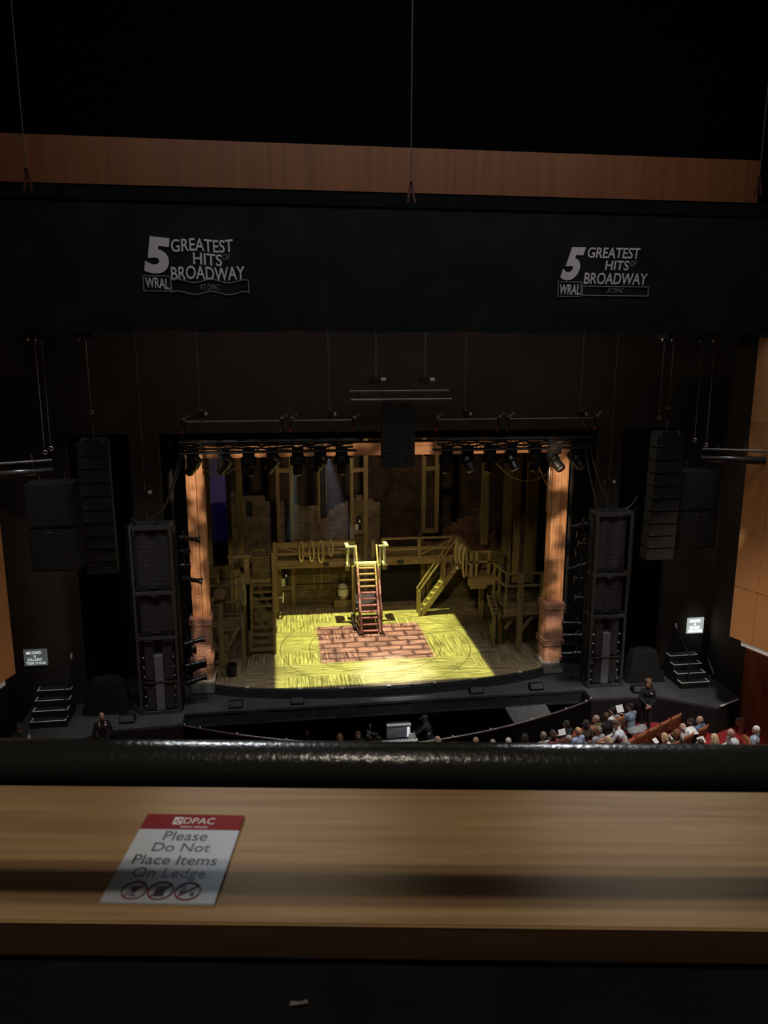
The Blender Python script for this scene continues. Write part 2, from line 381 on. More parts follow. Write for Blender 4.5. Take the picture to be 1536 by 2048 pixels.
# show deck: a shallow black riser with a curved front, planked on top
farc = [(-2.22,23.57),(-1.2,23.2),(.45,22.88),(1.8,22.76),(3.3,22.72),(4.8,22.76),(6.15,22.88),(7.8,23.2),(8.7,23.52)]
def smooth_arc(pts, n=6):
    out = []
    for i in range(len(pts)-1):
        p0 = Vector(pts[max(i-1,0)]); p1 = Vector(pts[i]); p2 = Vector(pts[i+1]); p3 = Vector(pts[min(i+2,len(pts)-1)])
        for k in range(n):
            t = k/n; out.append(tuple(.5*((2*p1)+(p2-p0)*t+(2*p0-5*p1+4*p2-p3)*t*t+(3*p1-p0-3*p2+p3)*t**3)))
    return out + [pts[-1]]
fa = smooth_arc(farc)
deck = thing('show_deck', 'raised show floor of painted planks with curved black front', 'stage floor', (CX, 27, 0))
back = [(8.7,24.6),(9.6,24.6),(9.6,33.6),(-3.0,33.6),(-3.0,24.6),(-2.22,24.6)]
MB().prism(fa + back, .001, .27).build('riser', M['fascia'], deck)
inner = [(x, y+.13) for x, y in fa]
dk = MB().prism(inner + back, .271, .3)
o = dk.mesh('plank_floor'); o.materials.append(M['parquet']); pf = link('plank_floor', o, deck); pf.location = -WL(deck)
MB().path([(x, y+.06, .285) for x, y in fa], .035, 6).build('edge_trim', M['black'], deck)
for k in range(14):
    x, y = fa[3 + k*3]; MB().bbox(x-.06, x+.06, y+.02, y+.1, .315, .345, .006).build('footlight', M['white'] if k % 2 else M['greyband'], deck)
# side walls: upper panelled boxes in orange wood and lower walls in mahogany
def side_wall(side):
    sx = 1 if side == 'right' else -1
    def X(x): return x if sx > 0 else 2*CX - .45 - x
    e0 = (13.1, 20.0) if sx > 0 else (13.14, 20.0)
    d = (.32, -1)
    p = [(e0[0]+d[0]*t, e0[1]+d[1]*t) for t in (0, 9)]
    m = MB()
    z0 = 2.57
    poly = [(X(p[0][0]), p[0][1]), (X(p[1][0]), p[1][1]), (X(p[1][0]+.3), p[1][1]), (X(p[0][0]+.3), p[0][1])]
    o = struct('wall_'+side, MB().prism(poly, z0, 11.2), M['orange'])
    for z in (4.15, 5.75, 7.35, 8.95):
        q = [(X(a-.006), b) for a, b in p]; m.beam((q[0][0], q[0][1], z), (q[1][0], q[1][1], z), .008, .008)
    for t in (.75, 2.4, 4.2):
        a = (e0[0]+d[0]*t-.006, e0[1]+d[1]*t); m.beam((X(a[0]), a[1], z0), (X(a[0]), a[1], 11.2), .008, .008)
    s = m.build('panel_joint', plain('joint_'+side, (.29, .13, .05), .6), o)
    o2 = MB().beam((X(e0[0]+.12+.1), e0[1]-.35, z0-.08), (X(e0[0]+.12+d[0]*8), e0[1]-8.3, z0-.08), .16, .14).build('cove_strip', M['white'], o)
    lw = [(14.42, 21.1), (14.42+.32*6, 15.1), (14.62+.32*6, 15.1), (14.62, 21.1)]
    struct('wall_lower_'+side, MB().prism([(X(a), b) for a, b in lw], FZ, z0), M['mahog'])
    struct('wall_return_'+side, MB().box(min(X(14.62), X(14.9)), max(X(14.62), X(14.9)), 20.9, 23.5, FZ, 11), M['wallblack'])
    struct('trim_soffit_'+side, MB().prism([(X(a), b) for a, b in [(13.45,20),(15.98,11.9),(16.6,12.6),(14.9,21.1),(14.3,21.1)]], z0+.03, z0+.1), M['black'])
side_wall('right'); side_wall('left')

# ================================================================== BALCONY IN FRONT OF THE CAMERA
LA = math.radians(-8.65); LZ = EYE-.72
def led(u, v, z): return Vector((u*math.cos(LA) - v*math.sin(LA), u*math.sin(LA) + v*math.cos(LA), z))
lg = thing('balcony_ledge', 'pale wooden balcony ledge with two shadow stripes along it', 'ledge', (0, 0, 0), rz=LA)
MB().bbox(-4, 4, .853, 1.166, LZ-.006, LZ, .0025).build('ledge_top', M['ledge'], lg)
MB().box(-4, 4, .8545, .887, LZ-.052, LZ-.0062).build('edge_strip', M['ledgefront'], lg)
MB().box(-4, 4, .862, 1.163, EYE-1.599, LZ-.0063).build('parapet', M['black'], lg)
rl = thing('balcony_rail', 'glossy black round rail running beyond the wooden ledge', 'rail', (0, 0, 0), rz=LA)
MB().tube((-4, 1.262, LZ-.012), (4, 1.262, LZ-.012), .040, n=40).build('rail_tube', M['rail'], rl, True)
bk = MB()
for u in (-3, -1.6, 1.6, 3): bk.box(u-.03, u+.03, 1.23, 1.27, LZ-.0555, LZ-.045)
bk.build('bracket', M['black'], rl)
MB().box(-4, 4, 1.1645, 1.3, LZ-.6, LZ-.056).build('rail_base', M['pit'], rl)
gr = thing('shadow_bar', 'round steel guard bar above the balcony ledge', 'rail', (0, 0, 0), rz=LA)  # unseen bar, put in to cast the stripes on the ledge
MB().tube((-4, .299, LZ+1.3), (4, .299, LZ+1.3), .0255, n=20).build('bar_tube', M['metal'], gr, True)
gp = MB()
for u in (-3.9, 3.9): gp.tube((u, .299, EYE-1.6), (u, .299, LZ+1.3), .025)
gp.build('post', M['metal'], gr)
struct('floor_balcony', MB().box(-4.5, 4.5, -3.5, 1.25, EYE-1.75, EYE-1.6).xform(Matrix.Rotation(LA, 4, 'Z')), M['black'])
def on_parapet(px, py):
    d = _ray(px, py); return CAM + d*(.8575/(-d.x*math.sin(LA)+d.y*math.cos(LA)))
tag(MB().add([(-.012,0,0),(.013,.001,.004),(.011,.002,.009),(.004,.001,.007),(-.01,.002,.006)], [(0,1,2,3,4)]).add([(-.012,.004,0),(.013,.005,.004),(.011,.006,.009),(.004,.005,.007),(-.01,.006,.006)],[(4,3,2,1,0)])
    .xform(Matrix.Translation(on_parapet(597, 2012)) @ Matrix.Rotation(LA, 4, 'Z')).build('paper_scrap', plain('scrap_paper', (.3, .29, .27), .8)),
    'tiny pale scrap stuck low on the black parapet', 'scrap')
# notice lying on the ledge
W, Hh = .153, .196
nb = led(-.389, .885, LZ)
nt_ = thing('ledge_notice', 'white notice card with red header lying on the wooden ledge', 'sign', nb, rz=math.radians(-9.4))
def card(x0, x1, v0, v1, z0, z1): # v measured from the top of the card
    return MB().box(x0*W, x1*W, (1-v1)*Hh, (1-v0)*Hh, z0, z1)
def local(mb, name, mat, parent, smooth=False):
    me = mb.mesh(name, Vector((0,0,0)), smooth); me.materials.append(mat); return link(name, me, parent)
local(MB().bbox(0, W, 0, Hh, .0002, .0042, .0006), 'card', plain('card_white', (.6, .67, .78), .8, var=.03, spec=.1), nt_)
local(card(0, 1, 0, .197, .0042, .0044), 'header_band', plain('card_red', (.27, .035, .042), .8, var=.08, scale=60, spec=.08), nt_)
let = MB()
def card_text(s, u0, u1, v0, v1, bold=.004):
    mb = fit(text_mb(s, bold, 0, .002), (u1-u0)*W, (v1-v0)*Hh)
    for v in mb.v: v.x += u0*W; v.y += (1-v1)*Hh; v.z = .0044 + (.0002 if v.z > 0 else 0)
    return mb
for s, u0, u1, v0, v1 in (('Please', .28, .71, .222, .335), ('Do Not', .225, .78, .365, .466), ('Place Items', .10, .89, .507, .614), ('On Ledge', .158, .83, .648, .782)):
    q = card_text(s, u0, u1, v0, v1); let.add(q.v, q.f)
local(let, 'lettering', plain('card_ink', (.03, .03, .045), .6), nt_)
hl = card_text('DPAC', .405, .72, .045, .125, .0)
hl.add(*[(b.v, b.f) for b in [card(.30, .39, .04, .135, .0044, .0046)]][0])
for k in range(16):
    if k not in (7,): q = card(.40+k*.0172, .412+k*.0172, .158, .172, .0044, .0046); hl.add(q.v, q.f)
local(hl, 'header_lettering', M['white'], nt_)
lo = card(.318, .336, .075, .105, .0046, .0048); q = card(.35, .378, .06, .085, .0046, .0048); lo.add(q.v, q.f); q = card(.345, .36, .1, .125, .0046, .0048); lo.add(q.v, q.f)
local(lo, 'logo_mark', bpy.data.materials['card_red'], nt_)
for k, u in enumerate((.255, .49, .73)):
    cx, cy, R = u*W, (1-.888)*Hh, .0168
    ring = MB().path([(cx+R*math.cos(a*PI/16), cy+R*math.sin(a*PI/16), .0046) for a in range(32)], .0011, 5, True)
    ring.beam((cx-R*.7, cy-R*.7, .0048), (cx+R*.7, cy+R*.7, .0048), .0016, .0005)
    ic = local(ring, 'prohibition_icon', bpy.data.materials['card_red'], nt_)
    p = MB()
    if k == 0: p.prism([(cx-.007,cy+.008),(cx+.005,cy+.008),(cx+.003,cy-.003),(cx-.003,cy-.003)], .0043, .0046); p.box(cx-.006,cx+.006,cy-.011,cy-.009,.0043,.0046); p.box(cx-.001,cx+.001,cy-.009,cy-.003,.0043,.0046)
    if k == 1: p.box(cx-.0085, cx+.006, cy-.011, cy+.007, .0043, .0046); p.box(cx-.006, cx+.0085, cy+.008, cy+.0105, .0043, .0046)
    if k == 2: p.box(cx-.011, cx-.003, cy-.007, cy+.002, .0043, .0046); p.box(cx+.004, cx+.010, cy-.009, cy-.002, .0043, .0046); p.tube((cx-.007,cy+.007,.0043),(cx-.007,cy+.007,.0046),.003); p.beam((cx-.001,cy-.003,.0045),(cx+.007,cy+.007,.0045),.0025,.0004)
    local(p, 'pictogram', bpy.data.materials['card_ink'], ic)

# ================================================================== DROP, CANOPY AND HANGING RODS
YD = 18.0
dp = thing('black_drop', 'wide black velour drop carrying two projected white logos', 'curtain', (CX, YD, 11.28))
pm = MB(); nx, nz = 160, 6
for i in range(nx+1):
    x = -7.5 + 21.1*i/nx
    for j in range(nz+1):
        z = 11.28 + (14.0-11.28)*j/nz
        k = 1-j/nz
        pm.v.append(Vector((x, YD + .012*k*math.sin(x*5.1+.6*math.sin(x*1.7)) + .01*k*math.sin(x*2.3), z + (.012*math.sin(x*1.9)+.01*math.sin(x*4.7) if j == 0 else 0))))
for i in range(nx):
    for j in range(nz): a = i*(nz+1)+j; pm.f.append([a, a+nz+1, a+nz+2, a+1])
n0 = len(pm.v); pm.v += [v + Vector((0, .05, 0)) for v in pm.v[:n0]]; pm.f += [[n0+i for i in reversed(f)] for f in list(pm.f)]
pm.build('velour', M['drop'], dp, True)
logo_mat = plain('logo_light', (.76, .72, .76), .95, var=.1, scale=40, spec=0)  # projected logo light is put into the colour of pale letters
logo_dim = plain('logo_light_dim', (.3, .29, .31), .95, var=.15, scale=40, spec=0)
def logo(name, items, box1, box2, box3, wav):
    YL = YD-.035
    a, b = MB(), MB()
    for s, x0, y0, x1, y1, bold, sh, dim in items:
        p, q = at(x0, y1, YL), at(x1, y0, YL)
        # keep the foot of a line level: use the middle of its box
        w = q.x-p.x; h = (q.z-p.z)*.93
        zc = (p.z+q.z)/2
        wall_text(b if dim else a, s, p.x, q.x, zc-h/2, zc+h/2, YL, bold, sh)
    for (x0, y0, x1, y1), wv in ((box1, 0), (box2, wav)):
        p, q = at(x0, y1, YL), at(x1, y0, YL)
        for zz in (p.z, q.z):
            pts = [(p.x+(q.x-p.x)*t/40, YL, zz + wv*math.sin(t/40*2*PI*2.3+.4)) for t in range(41)]
            b.path(pts, .014, 4)
        for xx in (p.x, q.x): b.beam((xx, YL, p.z), (xx, YL, q.z), .02, .02)
    if wav:
        for m in (a,):
            for v in m.v: v.z += .018*math.sin(v.x*6.5)
    a.build('logo_lettering', logo_mat, dp); b.build('logo_outline', logo_dim, dp)
logo('left', [('5',289,472,339,551,.05,.14,0),('GREATEST',342.5,478,465,503.5,.014,0,0),('HITS',386.7,506,443.4,531,.014,0,0),('OF',445,508,460,521,.0,.1,1),('BROADWAY',342.8,533,489,560,.014,0,0),('WRAL',291,555.5,338,578,.02,-.05,0),('AT DPAC',400,568,439,580,.0,0,1)],
     (288,552,340,581.5), (343,563,497,585), None, .035)
logo('right', [('5',1120,492,1172,563,.05,.36,0),('GREATEST',1174.8,495.5,1281.4,516.7,.014,.12,0),('HITS',1209.5,521,1258.6,541,.014,.12,0),('OF',1260,521,1273,533,0,.1,1),('BROADWAY',1167,546,1296,569,.014,.12,0),('WRAL',1119,568,1160.5,590,.02,.15,0),('AT DPAC',1214,576,1247.6,586,0,.1,1)],
     (1115.5,564,1163,592.5), (1164,574,1297,590.5), None, 0)
hem = MB().box(-7.5, 13.6, YD-.06, YD+.25, 13.98, 14.27)
struct('trim_batten', hem, plain('batten_black', (.009, .010, .011), .95, spec=.1))
cn = thing('canopy_fascia', 'long orange-brown ribbed wood fascia above the black drop', 'fascia', (CX, YD, 14.27))
MB().box(-9, 11.32, YD-.1, YD+.2, 14.28, 15.21).build('wood_face', M['band'], cn)
def rod(px, top, bot, Y, label, hook=True):
    p, q = at(*top, Y), at(*bot, Y)
    t = thing('suspension_rod', label, 'rod', (q.x, Y, q.z), 'suspension rods in front of the fascia')
    MB().tube((q.x, Y, q.z), (q.x, Y, 19.9), .012, n=6).build('wire', M['cable'], t)
    MB().beam((q.x, Y, q.z), (q.x-.07, Y+.0, q.z-.42), .035, .05).beam((q.x, Y, q.z), (q.x+.09, Y, q.z-.42), .035, .05).build('clevis', plain('oxide_red', (.08, .02, .015), .6), t)
rod(0, (30,130), (52,337), 17.2, 'thin wire with clevis hanging in front of fascia at far left')
rod(0, (824,0), (822,364), 17.2, 'thin wire with clevis hanging in front of fascia at mid stage')
rod(0, (1532,0), (1519,352), 17.2, 'thin wire with clevis just past the right end of fascia')

# ================================================================== RIGGING
def cable(px0, py0, px1, py1, Y, label, r=.012):
    p = at(px1, py1, Y)
    return tag(MB().tube((p.x, Y, p.z), (p.x, Y, 12.2), r, n=6).build('hanging_cable', M['cable']), label, 'cable', 'steel cables hanging from the grid')
def motor(c, label, cat='hoist', s=1.0):
    t = thing('chain_hoist', label, cat, c, 'chain hoists over the stage')
    x, y, z = c
    MB().bbox(x-.19*s, x+.12*s, y-.1, y+.1, z-.09, z+.09, .02).build('motor_body', M['metal'], t)
    MB().bbox(x+.13*s, x+.28*s, y-.08, y+.08, z-.03, z+.07, .02).build('end_cover', plain('cover_grey', (.42, .4, .37), .6), t)
    MB().path([(x, y, z+.09), (x+.03, y, z+.14), (x, y, z+.18), (x-.03, y, z+.14)], .012, 5, True).build('hook', M['steel'], t)
    return t
# centre cluster
YC = 22.0
cb = thing('cluster_truss', 'black pipe frame carrying the centre speaker columns', 'truss', (CX+.2, YC, 9.5))
m = MB()
for (y, z) in ((YC-.2, 9.5), (YC+.2, 9.72)): m.tube((2.05, y, z), (4.95, y, z), .028, n=8)
m.build('pipe', M['metal2'], cb)
m = MB()
for x in (2.3, 2.95, 3.9, 4.7): MB().tube((x, YC-.2, 9.5), (x, YC+.2, 9.72), .02, n=6).build('cross_tie', M['metal'], cb)
m.tube((3.1, YC, 9.6), (3.1, YC, 9.4), .02).tube((3.75, YC, 9.6), (3.75, YC, 9.4), .02)
m.build('drop_link', M['metal'], cb)
for k, px in enumerate((752, 850)):
    p = at(px, 760, YC); motor((p.x, YC, p.z), 'chain hoist over the centre speakers, %s of the pair' % ('left' if k == 0 else 'right'))
    cable(px, 665, px, 755, YC, 'steel cable above the centre speakers, %s of the pair' % ('left' if k == 0 else 'right'))
for k, (x0, x1) in enumerate(((2.94, 3.405), (3.425, 3.9))):
    t = thing('centre_line_array', 'slim black speaker column hung over stage centre, %s one' % ('left' if k == 0 else 'right'), 'speaker', ((x0+x1)/2, YC, 9.35), 'centre speaker columns')
    MB().box(x0+.05, x1-.05, YC-.1, YC+.1, 9.27, 9.38).build('rigging_frame', M['metal'], t)
    for i in range(12):
        z1 = 9.26-i*.145; z0 = z1-.138
        c = MB().prism([(x0, YC+.14), (x0, YC-.13), (x0+.16, YC-.17), (x1-.16, YC-.17 if 0 else YC-.12), (x1, YC-.14), (x1, YC+.14)], z0, z1).build('cabinet', M['speaker'], t)
# lighting trusses
YT = 22.6
def lighting_truss(side, x0, x1, z0):
    t = thing('lighting_truss', 'black box truss of moving lights, %s half of the stage' % side, 'truss', ((x0+x1)/2, YT, z0))
    h = .32; w = .3
    m = MB()
    for y in (YT-w/2, YT+w/2):
        for z in (z0, z0+h): m.tube((x0, y, z), (x1, y, z), .026, n=8)
    m.build('chord', M['metal'], t)
    d = MB(); n = int((x1-x0)/.4); s = (x1-x0)/n
    for i in range(n):
        a, b = x0+i*s, x0+(i+1)*s
        for y in (YT-w/2, YT+w/2): d.tube((a, y, z0 if i%2 else z0+h), (b, y, z0+h if i%2 else z0), .013, n=5)
        d.tube((a, YT-w/2, z0), (a, YT+w/2, z0), .013, n=5); d.tube((a, YT-w/2, z0), (a, YT-w/2, z0+h), .011, n=5)
    d.build('lacing', M['metal'], t)
    rb = random.Random(int(x0*10)); cbm = MB()
    for q in range(3):
        cbm.path([(x0+.1+(x1-x0-.2)*k/24, YT-.08+.08*q, z0+h*(.5+.25*q)-.05*abs(math.sin(k*.9+q))+rb.uniform(-.03,.03)) for k in range(25)], .034, 6)
    cbm.build('cable_bundle', M['lamp'], t)
    return t, h
def pick_frame(x0, x1, z0, z1, label, red=True):
    t = thing('truss_hanger', label, 'hanger', ((x0+x1)/2, YT, z0), 'hangers above the lighting trusses')
    MB().tube((x0, YT, z1), (x1, YT, z1), .022, n=8).build('spreader_bar', M['metal2'], t)
    for x in (x0, x1):
        MB().tube((x, YT-.04, z0), (x, YT-.04, z1+.05), .014, n=6).tube((x+.06, YT+.04, z0), (x+.06, YT+.04, z1+.05), .014, n=6).build('drop_rod', M['metal'], t)
        MB().ell((x+.06, YT-.06, z1+.08), (.06, .04, .05), 8, 6).path([(x+.1, YT-.06, z1+.1), (x+.16, YT-.06, z1+.2), (x+.2, YT-.06, z1+.13)], .02, 5).build('shackle', M['steel'], t)
        MB().tube((x, YT-.05, z0+.22), (x, YT-.05, z0+.34), .028, n=8).build('red_clip', plain('red_clip', (.3, .03, .02), .6), t)
    return t
lt, hh = lighting_truss('left', -2.82, 2.28, 7.96)
rt, hh = lighting_truss('right', 4.6, 9.78, 7.93)
pick_frame(-2.72, .05, 8.3, 8.86, 'pipe hanger above the left truss, outer one')
pick_frame(.35, 2.16, 8.3, 8.86, 'pipe hanger above the left truss, inner one')
pick_frame(4.65, 6.55, 8.26, 8.84, 'pipe hanger above the right truss, inner one')
pick_frame(6.85, 9.62, 8.26, 8.84, 'pipe hanger above the right truss, outer one')
for k, px in enumerate((400, 658, 929, 1160)):
    lab = ('left truss, outer', 'left truss, inner', 'right truss, inner', 'right truss, outer')[k]
    cable(px, 665, px, 828, YT+.1, 'steel cable down to the %s hanger' % lab)
    p = at(px+4, 829, YT+.1); motor((p.x, YT+.1, p.z), 'small chain hoist on the %s hanger' % lab, s=.55)
    tag(MB().path([(p.x-.05, YT, p.z-.1), (p.x, YT-.05, p.z-.25), (p.x+.08, YT, p.z-.4), (p.x+.2, YT, p.z-.52)], .02, 6).build('power_cable', M['blackcable']), 'power cable dropping from the %s hanger hoist' % lab, 'cable')
def moving_light(p, yaw, tilt, label):
    """yoke fixture hung under a truss; p is the clamp"""
    x, y, z = p
    t = thing('moving_light', label, 'stage light', p, 'moving lights under the trusses')
    MB().bbox(x-.17, x+.17, y-.13, y+.13, z-.17, z+.12, .02).build('base', M['lamp'], t)
    R = Matrix.Translation(Vector((x, y, z-.36))) @ Matrix.Rotation(yaw, 4, 'Z')
    yk = MB()
    for s in (-1, 1): yk.box(s*.2-.025, s*.2+.025, -.05, .05, -.06, .2)
    yk.box(-.22, .22, -.06, .06, .17, .21); yk.xform(R).build('yoke', M['lamp'], t)
    R2 = R @ Matrix.Rotation(tilt, 4, 'X')
    hd = MB().lathe([(.06,.3),(.14,.27),(.17,.12),(.175,-.02),(.145,-.1),(.14,-.3),(.11,-.34)], n=16).xform(R2).build('head', M['lamp'], t, False)
    ln = MB().lathe([(.108,-.342),(.08,-.36),(.02,-.37)], n=16).xform(R2).build('lens', M['lens'], hd, True)
    return t
LX = [385, 448, 497, 545, 595, 640, 683]; RX = [893, 935, 980, 1022, 1070, 1108, 1152]
til = [.7, .75, .05, .8, -.15, .7, -.1]
for i, px in enumerate(LX):  # each lamp sits under its own clamp
    p = at(px, 897, YT); moving_light((p.x, YT, 7.96), (.9, .8, 0, .7, 0, .6, .1)[i], til[i], 'moving head light under the left truss, %s from the left' % ORD[i])
til = [0, -.6, .05, -.65, 0, -.75, -.7]
for i, px in enumerate(RX):
    p = at(px, 892, YT); moving_light((p.x, YT, 7.93), (0, .5, 0, .6, 0, .9, .9)[i], til[i], 'moving head light under the right truss, %s from the left' % ORD[i])
# small dark lamps just behind the header
for i, px in enumerate((620, 660, 702, 756, 855)):
    p = at(px, 913, 24.6)
    t = thing('striplight', 'small lamp peeping below the header beam, %s from the left' % ORD[i], 'stage light', (p.x, 24.75, 7.5), 'small lamps behind the header beam')
    MB().lathe([(.03,.14),(.07,.1),(.09,-.05),(.09,-.1)], (p.x, 24.75, 7.55), 12).build('housing', M['lamp'], t)
    MB().lathe([(.078,-.102),(.04,-.115)], (p.x, 24.75, 7.55), 12).build('lens', M['lens'], t)
# side line arrays
def line_array(side, px_top, tilt_x, Y, x0, w, n, ztop, zbot):
    t = thing('line_array', 'tall black line array of stacked speakers hung at %s of stage' % side, 'speaker', (x0+w/2, Y, ztop), 'side line arrays')
    h = (ztop-zbot)/n
    MB().box(x0+.05, x0+w-.05, Y-.2, Y+.2, ztop-.0, ztop+.08).build('fly_bar', M['metal'], t)
    for s in (.12, w-.12): MB().beam((x0+s, Y-.21, ztop+.0), (x0+s+(.05 if s < .3 else -.05), Y-.21, ztop+.13), .03, .03).build('shackle', M['steel'], t)
    for i in range(n):
        z1 = ztop-i*h; y = Y+.012*i*i*.12
        c = MB().prism([(x0, y-.28), (x0+w, y-.28), (x0+w-.06, y+.25), (x0+.06, y+.25)], z1-h+.035, z1).build('cabinet', M['speaker'], t)
        MB().box(x0+.1, x0+.13, y-.29, y-.281, z1-h+.06, z1-h+.085).build('badge', M['steel'], c)
    MB().tube((x0+w/2, Y, ztop+.1), (x0+w/2, Y, ztop+.4), .015).build('sling', M['metal2'], t)
line_array('left', 0, 0, 20.0, -4.94, .75, 10, 8.62, 5.2)
line_array('right', 0, 0, 20.0, 10.22, .8, 10, 8.6, 5.02)
def hook_chain(px0, px1, py1, Y, label, r=.012, m='cable'):
    p = at(px1, py1, Y)
    t = thing('hoist_chain', label, 'chain', (p.x, Y, p.z), 'hoist chains at the sides of the stage')
    MB().tube((p.x, Y, p.z+.12), (p.x, Y, 11.15), r, n=6).build('chain', M[m], t)
    MB().path([(p.x+.05*math.sin(a), Y, p.z+.05*math.cos(a)) for a in [k*PI/5 for k in range(-1, 9)]], .014, 5).build('hook', M['steel'], t)
    MB().bbox(p.x-.22, p.x+.22, Y-.1, Y+.1, 11.15, 11.28, .02).build('trolley', M['metal'], t)
    MB().ell((p.x-.12, Y-.1, 11.13), (.035, .03, .05), 8, 6).build('pulley', M['steel'], t)
hook_chain(170, 182, 824, 20, 'bright hoist chain with hook above the left line array', .016, 'metal2')
hook_chain(72, 90, 905, 20.4, 'hoist chain at far left, nearer the wall')
hook_chain(84, 102, 897, 21, 'hoist chain above the large left speaker box')
hook_chain(1328, 1318, 835, 20, 'hoist chain above the right line array, left one', .014, 'metal2')
hook_chain(1350, 1338, 815, 20, 'hoist chain above the right line array, right one', .014, 'metal2')
hook_chain(1405, 1389, 880, 21, 'hoist chain above the large right speaker box')
hook_chain(1435, 1412, 890, 20.6, 'hoist chain at far right, over the grey pipe')
def sub_box(side, x0, x1, Y, z0, z1):
    t = thing('hung_speaker_box', 'large square black speaker block hanging at far %s' % side, 'speaker', ((x0+x1)/2, Y, z1), 'large hung speaker blocks')
    n = 2
    for i in range(n):
        a = z0+(z1-z0)*i/n
        c = MB().bbox(x0, x1, Y, Y+.8, a+.01, z0+(z1-z0)*(i+1)/n-.01, .02).build('cabinet', M['speaker'], t)
        MB().box(x0+.06, x1-.06, Y-.012, Y-.001, a+.08, z0+(z1-z0)*(i+1)/n-.08).build('grille', M['speaker'], c)
    MB().box((x0+x1)/2-.15, (x0+x1)/2-.02, Y-.02, Y-.012, (z0+z1)/2-.13, (z0+z1)/2-.1).box((x0+x1)/2+.1, (x0+x1)/2+.18, Y-.02, Y-.012, (z0+z1)/2-.16, (z0+z1)/2-.14).build('badge', M['metal2'], t)
    for x in (x0+.3, x1-.3): MB().tube((x, Y+.4, z1), (x, Y+.4, z1+.25), .015).build('sling', M['metal2'], t)
sub_box('left', -6.66, -5.42, 21, 5.0, 7.42); sub_box('right', 11.77, 13.0, 21, 5.0, 7.38)
# pipes reaching in from the boxes at both sides
for side, a, b in (('left', (-5.46, 19.5), (-7.1, 19.4)), ('right', (11.4, 19.5), (13.22, 19.4))):
    t = thing('side_lighting_pipe', 'grey lighting pipe sticking out from the %s wall' % side, 'pipe', (b[0], b[1], 8.05))
    MB().tube((a[0], a[1], 7.98), (b[0], b[1], 7.9), .11, n=14).build('pipe', M['metal'], t, True)
    MB().tube((a[0], a[1]-.05, 8.25), (b[0], b[1]-.05, 8.17), .03, n=8).build('guard_wire', M['metal2'], t)
    s = 1 if b[0] > a[0] else -1
    m = MB()
    for k in (.45, 1.25): m.tube((a[0]+s*k, a[1]-.05, 7.95), (a[0]+s*k, a[1]-.05, 8.4), .015, n=6)
    m.build('stanchion', M['metal2'], t)

# ================================================================== SPEAKER TOWERS
def profile_light(p, yaw, pitch, label, short=False, side='left'):
    x, y, z = p
    t = thing('profile_spotlight', label, 'stage light', p, 'profile spotlights on the %s tower' % side)
    R = Matrix.Translation(Vector(p)) @ Matrix.Rotation(yaw, 4, 'Z') @ Matrix.Rotation(pitch, 4, 'Y')
    L = .3 if short else .62
    b = MB().lathe([(.05,0),(.085,.02),(.095,L*.45),(.07,L*.5),(.068,L*.82),(.085,L*.84),(.085,L)], n=12, axis='X').xform(R).build('barrel', M['lamp'], t)
    fr = MB().box(L, L+.015, -.1, .1, -.1, .1).xform(R).build('colour_frame', M['lamp'], t)
    MB().path([(.16, -.11, 0), (.16, -.11, .13), (.16, .11, .13), (.16, .11, 0)], .012, 5).xform(R).build('yoke', M['metal'], t)
    MB().tube((.16, 0, .13), (.1, 0, .22), .02).xform(R).build('clamp', M['metal2'], t)
    return t
